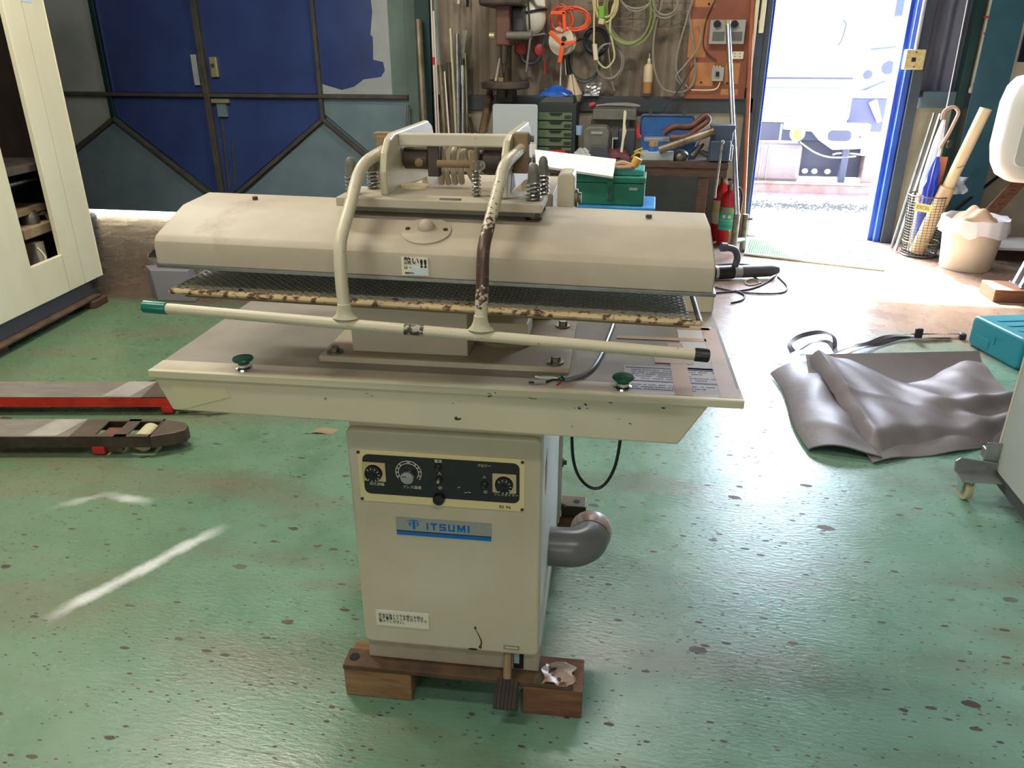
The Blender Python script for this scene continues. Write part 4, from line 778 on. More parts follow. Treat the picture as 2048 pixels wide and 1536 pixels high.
# drawer cabinet
r = fbox(1076,206,1150,300,6.42,.28,BZ+.002)
D = thing('drawer_cabinet', 'army green small-parts drawer cabinet with a carrying tray on top, on the bench', 'cabinet', ((r[0]+r[1])/2,6.56,BZ+.002))
MB().box(*r).build('body', 'blackgreen', D, True, bevel=.004)
hh = (r[5]-r[4])/6
for k in range(5):
    z0 = r[4]+hh*k+.006; d_ = MB().box(r[0]+.006,r[1]-.03,6.405,6.42,z0,z0+hh-.01).build('drawer', 'draweg', D, True, bevel=.003)
    MB().prism([(r[0]+.09,z0+hh-.011),(r[0]+.20,z0+hh-.011),(r[0]+.18,z0+hh-.03),(r[0]+.11,z0+hh-.03)], 6.400,6.406,'y').build('drawer_pull', 'black', d_, True)
    MB().box(r[0]+.215,r[0]+.27,6.402,6.406,z0+.012,z0+hh-.03).build('card_slot', 'blackgreen', d_, True)
    if k == 0: MB().box(r[0]+.11,r[0]+.23,6.398,6.404,z0+.02,z0+.04).build('red_strip', 'red', d_, True)
MB().hexa([(r[0],6.42,r[5]),(r[1]-.02,6.42,r[5]),(r[1]-.02,6.68,r[5]),(r[0],6.68,r[5])],[(r[0]+.06,6.44,r[5]+.05),(r[1]-.03,6.44,r[5]+.05),(r[1]-.03,6.66,r[5]+.05),(r[0]+.06,6.66,r[5]+.05)]).build('carry_tray', 'blackgreen', D, True, bevel=.006)
zt = r[5]+.052; bx = (r[0]+r[1])/2
solo(MB().patch(lambda u,v: V((bx-.15+.26*u, 6.44+.2*v, zt+.075*math.sin(math.pi*u)**.6*math.sin(math.pi*v)**.6+.006*math.sin(u*9+v*7))), 18, 12, .004), 'blue_bag', pm('shiny_blue_film', (30,96,190), .2, c2=(22,70,150), scale=14), 'crumpled shiny blue packet on top of the green drawer cabinet', 'bag')
p = W(1158,262,6.42); solo(MB().lathe([(.024,0),(.028,.07)], (p.x,6.43,p.z-.03), 16).tube([(p.x-.04,6.45,p.z+.03),(p.x,6.44,p.z+.035)],.006), 'clip_cup', pm('pale_blue_cup', (150,178,214), .4), 'pale blue cup clipped to the side of the drawer cabinet', 'cup')
# translucent organiser lid standing in front of the drill press
r = fbox(985,208,1074,300,6.3,.03,BZ+.001)
O = thing('organiser_case', 'frosted translucent organiser case standing on edge at the bench end', 'case', ((r[0]+r[1])/2,6.3,BZ+.001))
MB().prism(rrect(r[0],r[1],r[4],r[5],.02), 6.3, 6.325, 'y').build('lid', 'frosted', O, True, bevel=.004)
MB().box(r[0]+.01,r[1]-.01,6.296,6.30,r[4]+.02,r[4]+.10).build('lower_band', 'label_white', O, True)
# drill press
X0 = -1.235
Q = thing('drill_press', 'worn brown bench drill press standing behind the frosted case', 'drill press', (X0,6.62,BZ+.001))
def qb(nm, mat, x0, x1, y0, y1, z0, z1, bv=.006, par=None): return MB().box(x0,x1,y0,y1,z0,z1).build(nm, mat, par or Q, True, bevel=bv)
qb('base', 'greygreen', X0-.09, X0+.18, 6.40, 6.86, BZ+.001, BZ+.05)
MB().cyl((X0,6.76,BZ+.05),(X0,6.76,1.95),.038,n=20).build('column', 'darksteel', Q, True)
tbz = W(1000,170,6.5).z
MB().lathe([(.17,-.03),(.195,-.02),(.195,.02),(.19,.025)], (X0+.03,6.52,tbz), 32).build('table', 'oily', Q, True)
qb('table_arm', 'oily', X0-.03, X0+.03, 6.52, 6.8, tbz-.10, tbz-.03)
qb('table_clamp', 'oily', X0-.06, X0+.08, 6.6, 6.8, tbz-.14, tbz-.02)
qb('head', pm('red_brown_casting', (110,70,58), .55, c2=(92,64,54), scale=10), X0-.04, X0+.07, 6.5, 6.78, 1.53, 1.82, .012)
qb('belt_cover', 'oily', X0-.16, X0+.18, 6.42, 6.9, 1.81, 1.94, .02); qb('motor', 'darkgrey', X0+.06, X0+.17, 6.6, 6.8, 1.62, 1.8, .02)
MB().cyl((X0+.02,6.52,1.53),(X0+.02,6.52,1.40),.028,n=16).cyl((X0+.02,6.52,1.40),(X0+.02,6.52,1.33),.02,.014).build('spindle', 'darksteel', Q, True)
hb = MB().cyl((X0+.05,6.5,1.60),(X0+.25,6.48,1.60),.03,n=14).build('feed_hub', 'greygreen', Q, True)
MB().tube([(X0+.235,6.46,1.64),(X0+.22,6.44,1.90)], .008).ball((X0+.22,6.44,1.9),.014).build('feed_lever', 'darksteel', hb, True); MB().tube([(X0+.24,6.46,1.58),(X0+.215,6.42,1.34)], .009).build('feed_lever', 'zinc', hb, True)
MB().tube([(X0+.25,6.47,1.6),(X0+.36,6.44,1.61)], .009).build('feed_lever', 'zinc', hb, True)
MB().cyl((X0-.09,6.5,1.60),(X0-.05,6.5,1.60),.024).build('side_knob', 'brass', Q, True)
solo(MB().box(X0-.01,X0+.025,6.45,6.49,tbz+.027,tbz+.055), 'wood_offcut', 'wood', 'small pale wooden block on the drill press table', 'block')
# power tools, boxes and odds on the bench
def on(px, py, Y): return W(px,py,Y)
r = fbox(1168,248,1228,318,6.4,.26,BZ+.001); xm = (r[0]+r[1])/2
E_ = thing('bench_motor', 'dusty grey electric motor unit on the bench beside the drawer cabinet', 'motor', (xm,6.5,BZ+.001))
MB().prism(rrect(r[0],r[1]-.05,r[4],r[5]-.02,.05), 6.40, 6.66, 'y').build('housing', 'greygreen', E_, True, bevel=.01)
for k in range(6): MB().box(r[1]-.05+.012*k,r[1]-.044+.012*k,6.44,6.62,r[4]+.02,r[5]-.05).build('cooling_fin', 'greygreen', E_, True)
MB().box(r[0]+.06,r[0]+.15,6.395,6.401,r[5]-.075,r[5]-.055).build('rating_plate', 'silver', E_, True)
r2 = fbox(1186,218,1272,240,6.62,.2); solo(MB().box(r2[0],r2[1],6.60,6.86,r2[4],r2[5]), 'grey_crate', 'greygreen', 'long dusty grey case lying on top of the lower case behind the motor', 'case', bevel=.006)
r3 = fbox(1182,238,1258,262,6.66,.2,BZ+.001); solo(MB().box(r3[0],r3[1],6.68,6.88,BZ+.001,r2[4]-.001), 'grey_crate', 'greygreen', 'lower dusty grey case behind the motor under the long case', 'case', bevel=.006)
p = on(1205,212,6.7); solo(MB().tube(spline([(p.x-.1,6.66,r2[5]+.012),(p.x,6.64,r2[5]+.03),(p.x+.15,6.66,r2[5]+.03),(p.x+.3,6.7,r2[5]+.02),(p.x+.2,6.76,r2[5]+.035),(p.x+.02,6.74,r2[5]+.03)],6), .008), 'cord_bundle', 'greycord', 'loose grey cord piled on the long dusty case', 'cord')
solo(MB().lathe([(.02,0),(.022,.03),(.012,.05)], (p.x-.10,6.64,r2[5]+.022), 12, (.8,0,.3)), 'red_plug', 'redplastic', 'small red plug lying on the long dusty case', 'plug')
r = fbox(1229,255,1268,318,6.5,.2,BZ+.001); solo(MB().prism(rrect(r[0]+.03,r[1],r[4],r[5]-.01,.02), 6.5, 6.68, 'y'), 'bench_grinder', 'darkgrey', 'dark bench grinder body between the motor and the blue toolbox', 'grinder', bevel=.01)
p0, p1 = on(1241,320,6.34), on(1247,243,6.36)
solo(MB().prism([(p0.x-.012,BZ+.002),(p0.x+.012,BZ+.002),(p0.x+.02,BZ+.14),(p0.x+.034,BZ+.20),(p0.x+.022,BZ+.26),(p0.x+.026,BZ+.345),(p0.x+.012,BZ+.36),(p0.x+.004,BZ+.345),(p0.x+.002,BZ+.14)], 6.34, 6.352, 'y'), 'wooden_paddle', 'ivory', 'pale narrow paddle standing upright on the bench before the grinder', 'paddle', bevel=.003)
solo(MB().box(p0.x-.075,p0.x-.03,6.36,6.44,BZ+.14,BZ+.15).box(p0.x-.075,p0.x-.065,6.36,6.44,BZ+.001,BZ+.14), 'angle_bracket', 'silver', 'small pale steel angle standing beside the upright paddle', 'bracket')
m0 = on(1228,312,6.36); solo(MB().patch(lambda u,v: V((m0.x-.11+.24*u, 6.30+.18*v, BZ+.003+.07*math.sin(math.pi*u)**.5*math.sin(math.pi*v)**.5+.008*math.sin(13*u+9*v))), 14, 10, .003), 'maroon_pouch', 'maroon', 'soft maroon pouch slumped on the bench before the grinder', 'pouch')
m1 = on(1160,305,6.32); solo(MB().patch(lambda u,v: V((m1.x-.06+.16*u, 6.24+.14*v, BZ+.003+.07*math.sin(math.pi*u)**.6*math.sin(math.pi*v)**.6+.012*math.sin(19*u+15*v))), 14, 10, .003), 'plastic_bag', 'clear', 'crumpled clear bag on the bench at the cabinet foot', 'bag')
m2 = on(1196,312,6.3); solo(MB().prism([(m2.x-.09,BZ+.001),(m2.x+.09,BZ+.001),(m2.x+.07,BZ+.09),(m2.x-.05,BZ+.10)], 6.27,6.37,'y'), 'steel_wedge', 'darkgrey', 'dark grey wedge-shaped tool lying before the motor', 'tool', bevel=.006)
# open blue toolbox
r = fbox(1281,228,1388,268,6.62,.02)
TB = thing('blue_toolbox', 'open steel-blue toolbox with its lid tipped up against the wall', 'toolbox', ((r[0]+r[1])/2,6.55,BZ+.001))
MB().prism(rrect(r[0],r[1],r[4]-.02,r[5],.03), 6.62, 6.66, 'y').build('lid', 'steelblue', TB, True, bevel=.008)
MB().tube([(x,6.615,z) for x,z in rrect(r[0]+.008,r[1]-.008,r[4]-.012,r[5]-.008,.028)], .006, 6, True).build('lid_rim', 'darkgrey', TB, True)
for x in (r[0]+.08, r[1]-.09): MB().prism([(x-.012,r[5]-.01),(x+.012,r[5]-.01),(x+.016,r[5]+.042),(x+.006,r[5]+.042),(x+.004,r[5]+.02),(x-.004,r[5]+.02),(x-.006,r[5]+.042),(x-.016,r[5]+.042)], 6.61,6.618,'y').build('latch', 'darkgrey', TB, True)
MB().box(r[0]+.02,r[1]+.01,6.38,6.40,BZ+.001,BZ+.13).box(r[0]+.02,r[1]+.01,6.60,6.62,BZ+.001,BZ+.16).box(r[0]+.02,r[0]+.035,6.4,6.6,BZ+.001,BZ+.14).box(r[1]-.005,r[1]+.01,6.4,6.6,BZ+.001,BZ+.14).box(r[0]+.02,r[1]+.01,6.4,6.6,BZ+.001,BZ+.01).build('tray', 'steelblue', TB, True, bevel=.003)
MB().box(r[0]+.04,r[0]+.24,6.41,6.56,BZ+.05,BZ+.15).build('inner_tray', 'silver', TB, True, bevel=.004)
b0, b1 = on(1328,262,6.36), on(1415,250,6.4)
bl_ = MB().tube(spline([b0+V((0,0,-.02)), b0+V((.07,0,.03)), b0+V((.2,.02,.035)), b1+V((-.03,0,.06)), b1+V((.0,.0,.03)), b1+V((-.06,-.02,-.02)), b0+V((.17,-.04,-.035)), b0+V((.05,-.04,-.045))],6), [.026]*43, 10); 
solo(bl_, 'leather_strap', 'leather', 'curled brown leather tool strap lying over the blue toolbox', 'strap')
# vise with its pipe handle
r = fbox(1424,250,1462,328,6.26,.1,BZ+.001)
VI = thing('bench_vise', 'blue-grey bench vise bolted at the bench end with a pipe on its bar', 'vise', ((r[0]+r[1])/2,6.3,BZ+.001))
MB().prism([(r[0]-.01,r[5]),(r[1]+.006,r[5]),(r[1]+.004,r[5]-.03),(r[1]-.01,r[5]-.05),(r[1]-.015,BZ+.03),(r[1],BZ+.001),(r[0]-.01,BZ+.001),(r[0]+.005,r[5]-.06)], 6.24, 6.36, 'y').build('jaw', 'vise', VI, True, bevel=.006)
MB().box(r[0]-.0,r[1]-.02,6.2,6.24,BZ+.01,BZ+.16).build('front_jaw', 'vise', VI, True, bevel=.01)
MB().box(r[1]-.03,r[1]+.008,6.3,6.4,BZ+.001,BZ+.12).build('anvil', 'zinc', VI, True, bevel=.008)
e0, e1 = on(1443,297,6.16), on(1430,388,6.12)
MB().tube([e0+V((0,.05,0)),e0], .016).tube([e0+V((.0,0,.035)), e1], .009).ball(e0+V((0,0,.045)),.018).cyl(e1,e1+V((-.002,0,-.03)),.013).build('vise_handle', 'zinc', VI, True)
MB().tube([on(1318,300,6.22), on(1428,262,6.22)], [.03,.03], 16).build('pipe_extension', 'pipe', VI, True)
r = fbox(1281,304,1347,319,6.24,.16,BZ+.001); CC = thing('parts_box', 'flat clear plastic parts box on the bench front edge', 'box', ((r[0]+r[1])/2,6.3,BZ+.001))
MB().box(r[0],r[1],6.24,6.38,BZ+.001,r[5]).build('body', 'frosted', CC, True, bevel=.004); MB().box(r[0]+.03,r[1]-.03,6.26,6.36,BZ+.006,r[5]-.012).build('contents', 'darkgrey', CC, True)
p = on(1306,296,6.3); TR = thing('tape_roll', 'roll of yellow and blue tape on the clear parts box', 'tape', (p.x,6.31,r[5]+.001))
MB().lathe([(.036,0),(.036,.035)], (p.x,6.31,r[5]+.001), 20).build('lower_roll', 'blueplastic', TR, True); MB().lathe([(.036,.036),(.036,.072)], (p.x,6.31,r[5]+.001), 20).build('upper_roll', 'tape', TR, True)
p = on(1362,308,6.28); solo(MB().lathe([(.05,0),(.06,.03),(.05,.06),(.03,.075)], (p.x,6.3,BZ+.001), 16), 'steel_fitting', 'zinc', 'round steel fitting on the bench beside the clear box', 'fitting')
p = on(1395,306,6.3); solo(MB().tube([(p.x-.04,6.28,BZ+.03),(p.x,6.3,BZ+.09),(p.x+.03,6.31,BZ+.13)], [.03,.026,.022], 10).tube([(p.x-.03,6.3,BZ+.10),(p.x+.08,6.3,BZ+.04)], .018), 'tap_valve', 'zinc', 'heavy steel tap valve on the bench near the vise', 'valve')
p = on(1277,305,6.26); solo(MB().tube(spline([(p.x-.05,6.26,BZ+.02),(p.x,6.24,BZ+.06),(p.x+.05,6.25,BZ+.02),(p.x+.02,6.27,BZ+.05),(p.x-.03,6.26,BZ+.06),(p.x+.03,6.26,BZ+.09)],5), .008), 'wire_tangle', pm('yellow_wire',(196,176,72),.5), 'tangle of yellow wire beside the tape roll on the bench', 'wire')
p = on(1275,262,6.36); solo(MB().tube([(p.x+.004,6.36,p.z+.05),(p.x,6.36,p.z),(p.x+.015,6.35,p.z-.05)], [.006,.012,.014]), 'pliers', 'red', 'red-handled pliers leaning on the blue toolbox corner', 'pliers')

# green toolbox on a pale blue box, with a white board across it
TY = 4.45
r = fbox(1152,352,1287,412,TY,.22)
solo(MB().box(r[0]-.02,fbox(1155,378,1310,420,TY-.03,.2)[1],TY-.04,TY+.34,0,r[4]-.002), 'blue_cabinet', 'bluebox', 'light blue steel box on the floor beneath the green toolbox', 'cabinet', bevel=.006)
TT = thing('green_toolbox', 'worn green steel toolbox on the light blue box behind the press', 'toolbox', ((r[0]+r[1])/2,TY+.11,r[4]))
MB().box(r[0],r[1],TY,TY+.24,r[4],r[5]-.035).build('body', 'tbgreen', TT, True, bevel=.004)
MB().box(r[0]-.003,r[1]+.003,TY-.004,TY+.244,r[5]-.032,r[5]).build('lid', 'tbgreen', TT, True, bevel=.004)
hx = (r[0]+r[1])/2; MB().box(hx-.018,hx+.018,TY-.010,TY,r[4]+.03,r[5]-.02).build('hasp', 'tbgreen', TT, True, bevel=.003); MB().box(hx-.008,hx+.008,TY-.014,TY-.01,r[4]+.04,r[5]-.05).build('hasp_latch', 'darkgrey', TT, True)
MB().box(r[1]-.085,r[1]-.04,TY-.003,TY,r[4]+.085,r[4]+.10).build('name_badge', 'silver', TT, True)
MB().box(r[0]+.02,r[1]-.01,TY+.06,TY+.3,r[5]+.001,r[5]+.03).build('top_tray', 'tblid', TT, True, bevel=.004)
w0, w1, w2, w3 = W(1072,330,TY-.06), W(1226,353,TY-.06), W(1232,318,TY+.10), W(1070,299,TY+.10)
wb = MB().add([w0,w1,w2,w3]+[q+V((0,.004,-.012)) for q in (w0,w1,w2,w3)], [(0,1,2,3),(7,6,5,4),(0,4,5,1),(1,5,6,2),(2,6,7,3),(3,7,4,0)])
solo(wb, 'white_board', 'board', 'glossy white board lying aslant on the green toolbox', 'board')
gl = W(1262,343,TY+.08); GV = thing('work_glove', 'cotton work glove with a yellow cuff on the green toolbox', 'glove', (gl.x,gl.y,r[5]+.031))
MB().tube(spline([(gl.x-.1,gl.y,r[5]+.05),(gl.x-.05,gl.y,r[5]+.065),(gl.x,gl.y,r[5]+.05),(gl.x+.02,gl.y,r[5]+.05)],5), .016).tube(spline([(gl.x-.09,gl.y-.02,r[5]+.042),(gl.x-.03,gl.y-.02,r[5]+.045),(gl.x+.01,gl.y-.01,r[5]+.046)],5), .012).build('hand', 'rag', GV, True)
MB().lathe([(.02,0),(.026,.02),(.026,.05),(.022,.052)], (gl.x+.015,gl.y-.01,r[5]+.05), 14, (.4,0,.9)).build('cuff', pm('yellow_cuff',(226,170,84),.7), GV, True)

# ================================================================ THINGS LEANING OR HANGING ON THE BACK WALL
rods = [(843,40,858,268,.030,'pipe','thick mill-steel tube nearest the green column'),(862,0,873,268,.010,'pipe_white','thin pale rod wrapped with red tape'),(867,22,878,268,.008,'pipe_white','thin bright rod beside the red-taped one'),
 (880,130,890,268,.024,'pipe','short stout tube with a cut top'),(889,143,898,268,.010,'pipe_white','short thin cream rod'),(897,125,906,268,.020,'pipe_dark','rusty tube of middle length'),
 (901,57,912,268,.015,'pipe_cream','polished tall tube'),(914,68,917,268,.018,'galv','tall galvanised tube'),(926,118,926,268,.017,'galv','galvanised tube with a dark collar'),(931,106,935,268,.013,'pipe','slim steel tube at the row end'),(940,235,946,268,.012,'darksteel','short dark bar at the foot of the row')]
for px, py, qx, qy, rad, m_, lab in rods:
    a = W(px,py,YW-.07-rad); b = W(qx,qy,YW-.17); t = b.z/(a.z-b.z); f = b+(b-a)*t; f.z = .001
    if px == 843: a.y = YW-.20; f.y = YW-.42
    if a.z > 1.84: a = a+(a-b)*.25
    o = solo(MB().tube([f,a], rad, 12), 'steel_rod', m_, lab + ', leaning on the corrugated wall', 'rod', 'rods leaning on the wall')
    if 'red tape' in lab:
        k = W(866,122,YW-.12); k2 = (a-f)*((k.z-f.z)/(a.z-f.z))+f; u = (a-f).normalized(); MB().tube([k2-u*.03,k2+u*.03], rad*1.3, 12).build('red_tape', 'red', o, True)
    if 'collar' in lab: u = (a-f).normalized(); MB().tube([a-u*.05,a], rad*1.2, 12).build('collar', 'black', o, True)
a, f = W(930,60,YW-.05), W(921,122,YW-.05)
mb = MB(); u = (a-f).normalized(); sx_ = u.cross(V((0,1,0))).normalized()*.022; tk_ = V((0,.004,0)); mb.hexa([f-sx_-tk_,f+sx_-tk_,f+sx_+tk_,f-sx_+tk_],[a-sx_-tk_,a+sx_-tk_,a+sx_+tk_,a-sx_+tk_]); solo(mb, 'flat_bar', 'zinc', 'short flat grey steel strip hung behind the galvanised tubes', 'bar')
a, b = W(1000,118,6.84), W(972,268,6.44); f = b+(b-a)*(b.z/(a.z-b.z)); f.z = .001
solo(MB().tube([f,a], .012, 10), 'steel_rod', 'pipe_white', 'pale slanted rod leaning beside the drill press table', 'rod', 'rods leaning on the wall')
a, b = W(985,165,6.80), W(965,268,6.22); f = b+(b-a)*(b.z/(a.z-b.z)); f.z = .001
solo(MB().tube([f,a], .035, 6), 'angle_iron', 'rust', 'dark rusty bar leaning in front of the drill press', 'bar')
p = W(816,215,YW-.06); q = W(812,275,YW-.1); f = q+(q-p)*(q.z/(p.z-q.z)); f.z=.001
solo(MB().tube([f,p], .010, 8).cyl(p,p+V((0,0,.02)),.014), 'steel_rod', 'galv', 'thin bright stick leaning on the green door post', 'rod')

def coil(nm, mat, lab, cat, cx, cy, rx, ry, turns, r, Y=YW-.06, jit=.12, a0=0, group=None, tail=None, n=22):
    pts = []
    for k in range(turns*n+1):
        t = 2*math.pi*k/n + a0; w = k//n
        if k % n == 0: jx, jy, ox_, oy_, yy = 1+random.uniform(-jit,jit), 1+random.uniform(-jit,jit), random.uniform(-.08,.08)*rx, random.uniform(-.05,.05)*ry, random.uniform(-.03,.02)
        pts.append(W(cx+ox_+rx*jx*math.sin(t), cy+oy_-ry*jy*math.cos(t), Y-.012*(w % 4)+yy*.3))
    if tail: pts += [W(x,y,Y-.02) for x,y in tail]
    return solo(MB().tube(pts, r, 6), nm, mat, lab, cat, group)
def hang(pts, r, mat, nm, lab, cat='cable', Y=YW-.07, n=6): return solo(MB().tube(spline([W(x,y,Y) for x,y in pts], n), r, 6), nm, mat, lab, cat)
coil('cable_coil', 'orangecord', 'coil of orange cord hung beside the orange reel handle', 'cable', 1147, 38, 31, 22, 9, .0055, YW-.13, .16)
coil('cable_coil', 'orangecord', 'lower loops of orange cord trailing over the reel', 'cable', 1122, 40, 21, 28, 4, .005, YW-.12, .18)
p = W(1126,78,YW-.1); RL = thing('cord_reel', 'white cord reel in an orange frame hung on the wall', 'reel', (p.x,p.y,p.z-.2))
MB().lathe([(.04,-.03),(.11,-.03),(.11,-.02),(.06,-.018),(.06,.018),(.11,.02),(.11,.03),(.04,.03)], W(1125,82,YW-.12), 24, (.3,1,0)).build('drum', 'helmet', RL, True)
def strip(pts, w, mat, par, nm, Y=YW-.2, dep=.02):
    P_ = [W(x,y,Y) for x,y in pts]
    for a_, b_ in zip(P_, P_[1:]):
        u_ = (b_-a_).normalized(); q_ = V((-u_.z,0,u_.x))*w/2
        MB().prism([((a_-u_*w*.4+q_).x,(a_-u_*w*.4+q_).z),((b_+u_*w*.4+q_).x,(b_+u_*w*.4+q_).z),((b_+u_*w*.4-q_).x,(b_+u_*w*.4-q_).z),((a_-u_*w*.4-q_).x,(a_-u_*w*.4-q_).z)], Y-dep, Y, 'y').build(nm, mat, par, True, bevel=.005)
strip([(1102,66),(1126,88),(1120,122)], .035, 'orange', RL, 'frame_arm'); strip([(1126,88),(1149,84)], .028, 'orange', RL, 'frame_arm'); strip([(1104,26),(1128,26),(1130,60)], .028, 'orange', RL, 'frame_handle')
MB().lathe([(.02,0),(.02,.02)], W(1128,78,YW-.2), 14, (0,-1,0)).build('hub', 'black', RL, True)
p = W(1122,136,YW-.12); solo(MB().tube([W(1122,122,YW-.12), W(1120,190,YW-.12)], .006).tube([W(1130,118,YW-.12),W(1132,150,YW-.12)], .003), 'reel_cable', 'ivory', 'pale cord hanging below the orange reel', 'cable')
p = W(1146,180,YW-.1); WL = thing('inspection_lamp', 'caged inspection lamp hanging by the green drawers', 'lamp', (p.x,p.y,p.z-.12))
MB().lathe([(.02,.12),(.05,.03),(.075,-.04),(.05,-.1),(.01,-.12)], p, 14, (-.15,0,1)).build('bulb_glass', 'bottle', WL, True)
for k in range(5): a_ = k*1.256; MB().tube([p+V((.02*math.cos(a_)-.02,.02*math.sin(a_),.13)), p+V((.08*math.cos(a_),.08*math.sin(a_),-.04)), p+V((.02,0,-.13))], .004).build('cage_wire', 'zinc', WL, True)
MB().cyl(p+V((-.03,0,.12)), p+V((-.06,0,.24)), .02).build('lamp_grip', 'black', WL, True)
p = W(1184,178,YW-.06); solo(MB().patch(lambda u,v: p+V((-.065+.125*u+.02*v, -.02-.02*random.random(), -.05+.1*v)), 9, 8, .003), 'foil_packet', 'foil', 'crumpled silver foil packet tucked on the wall beam', 'packet')
coil('cable_coil', 'tealcord', 'thin dark teal hose loop hanging behind the silver packet', 'hose', 1170, 120, 32, 40, 2, .006, YW-.05)
coil('cable_coil', 'greycord', 'grey cord coil hanging below the cream cord', 'cable', 1218, 122, 29, 34, 4, .006, YW-.06, tail=[(1225,170),(1229,182)])
coil('cable_coil', 'greencord', 'large coil of olive hose hung from the wire grid', 'hose', 1259, 20, 48, 66, 5, .0085, YW-.1, .07)
coil('cable_coil', 'yellowcord', 'tangle of cream cord hung from the wire grid', 'cable', 1212, 2, 22, 36, 5, .006, YW-.12, .25)
coil('cable_coil', 'greycord', 'small loops of grey cord inside the olive hose coil', 'cable', 1272, -8, 30, 28, 3, .005, YW-.13)
coil('cable_coil', 'greycord', 'grey cord loops hung at the grid beside the brown board', 'cable', 1330, 4, 28, 30, 3, .006, YW-.12)
coil('cable_coil', 'darkcord', 'bundle of dark cord hanging behind the reel', 'cable', 1192, 84, 22, 24, 6, .007, YW-.05, .2)
hang([(1189,0),(1188,60),(1190,110),(1210,136),(1228,118),(1226,90),(1220,60),(1224,20),(1232,0)], .008, 'yellowcord', 'extension_lead', 'cream extension lead looping down from the grid', Y=YW-.14)
pl_ = [W(1189,88,YW-.15), W(1192,120,YW-.15)]; solo(MB().tube([pl_[0],pl_[1]], .020, 8), 'lead_socket', 'ivory', 'cream socket on the end of the hanging extension lead', 'socket')
solo(MB().tube([W(1203,12,YW-.16),W(1203,36,YW-.16)], .024, 8), 'tester_grip', 'lime', 'lime green socket hung among the cream cords', 'socket'); solo(MB().tube([W(1204,37,YW-.16),W(1202,48,YW-.16)], .026, 8), 'lead_socket', 'yellowcord', 'cream plug under the lime socket on the wall', 'plug')
solo(MB().tube([W(1222,52,YW-.1),W(1222,80,YW-.1)], .012, 8), 'blue_screwdriver', 'blueplastic', 'short bright blue handle hanging among the cream cords', 'tool')
hang([(1325,0),(1310,60),(1306,110),(1312,150),(1330,180),(1370,182),(1390,150),(1384,70),(1375,20)], .008, 'greycord', 'hose_loop', 'long grey hose loop hanging at the brown board edge', Y=YW-.1)
hang([(1385,0),(1370,50),(1352,120),(1358,155),(1376,175)], .007, 'greycord', 'hose_drop', 'grey hose curving down beside the spray bottle', Y=YW-.12)
hang([(1395,38),(1402,60),(1396,95),(1370,130),(1352,152),(1360,168)], .006, 'greycord', 'hose_drop', 'outer grey hose swinging over the brown board', Y=YW-.13)
hang([(1388,130),(1350,190),(1322,226)], .006, 'darkcord', 'power_cord', 'dark cord running from the breaker down to the blue toolbox', Y=YW-.14)
hang([(1430,0),(1412,40),(1407,90),(1418,110),(1432,120)], .005, 'oily', 'power_cord', 'brown cord hanging down the board to the breaker', Y=YW-.09)
# wire grid panel
gr = thing('wire_grid', 'white wire grid panel fixed high on the corrugated wall', 'grid', W(1275,60,YW-.05))
for k in range(8): x = 1190+k*26; MB().tube([W(x,-20,YW-.05),W(x-2+ (x-1024)*-.004,54,YW-.05)], .003, 5).build('grid_wire', 'zinc', gr, True)
for y in (5, 22, 38, 53): MB().tube([W(1175,y,YW-.056),W(1385,y+1,YW-.056)], .003, 5).build('grid_wire', 'zinc', gr, True)
# helmet, ear defenders, scraper, cup, spray bottle
p = W(1064,30,YW-.16); HM = thing('safety_helmet', 'white safety helmet hanging behind the drill press', 'helmet', (p.x,p.y,p.z-.15))
MB().ball(p+V((0,0,-.02)), (.115,.10,.13), 18, 10).build('shell', 'helmet', HM, True); MB().prism([(p.x-.04,p.z+.22),(p.x+.11,p.z+.2),(p.x+.12,p.z+.05),(p.x+.05,p.z+.06)], p.y-.11, p.y-.06, 'y').build('peak', 'helmet', HM, True, bevel=.01)
MB().tube([p+V((.118*math.cos(k*.4488),.103*math.sin(k*.4488),.02+.02*math.cos(k*.4488))) for k in range(14)], .010, 6, True).build('strap', 'black', HM, True)
ED = thing('ear_defenders', 'dark ear defenders with faded red cups hanging on the wall', 'ear defenders', W(1062,125,YW-.08))
MB().tube(spline([W(1040,92,YW-.08),W(1044,118,YW-.08),W(1060,128,YW-.08),W(1078,116,YW-.08),W(1092,60,YW-.08),W(1088,20,YW-.08)],5), .012).build('band', 'darkgrey', ED, True)
for x, y in ((1040,98),(1078,100)): MB().lathe([(.05,0),(.045,.03),(.02,.04)], W(x,y,YW-.06), 16, (.4,-1,0)).build('ear_cup', 'redplastic', ED, True)
SP = thing('scraper_spade', 'small spade with a red grip hanging below the ear defenders', 'spade', W(1090,178,YW-.06))
MB().tube([W(1090,120,YW-.06),W(1089,148,YW-.06)], .012).build('grip', 'redplastic', SP, True); MB().prism([(q.x,q.z) for q in (W(1085,148,YW-.06),W(1094,148,YW-.06),W(1101,165,YW-.06),W(1101,185,YW-.06),W(1078,185,YW-.06),W(1079,165,YW-.06))], YW-.07, YW-.055, 'y').build('blade', 'oily', SP, True)
p = W(1096,186,YW-.1); solo(MB().lathe([(.04,0),(.042,.06),(.038,.06)], (p.x,YW-.045,1.1405), 16), 'tin_cup', 'dust', 'dusty tin standing on the wall beam by the drawers', 'tin')
p = W(1294,186,YW-.05); SB = thing('spray_bottle', 'clear spray bottle half full of amber liquid hung on the wall', 'bottle', (p.x,YW-.06,p.z))
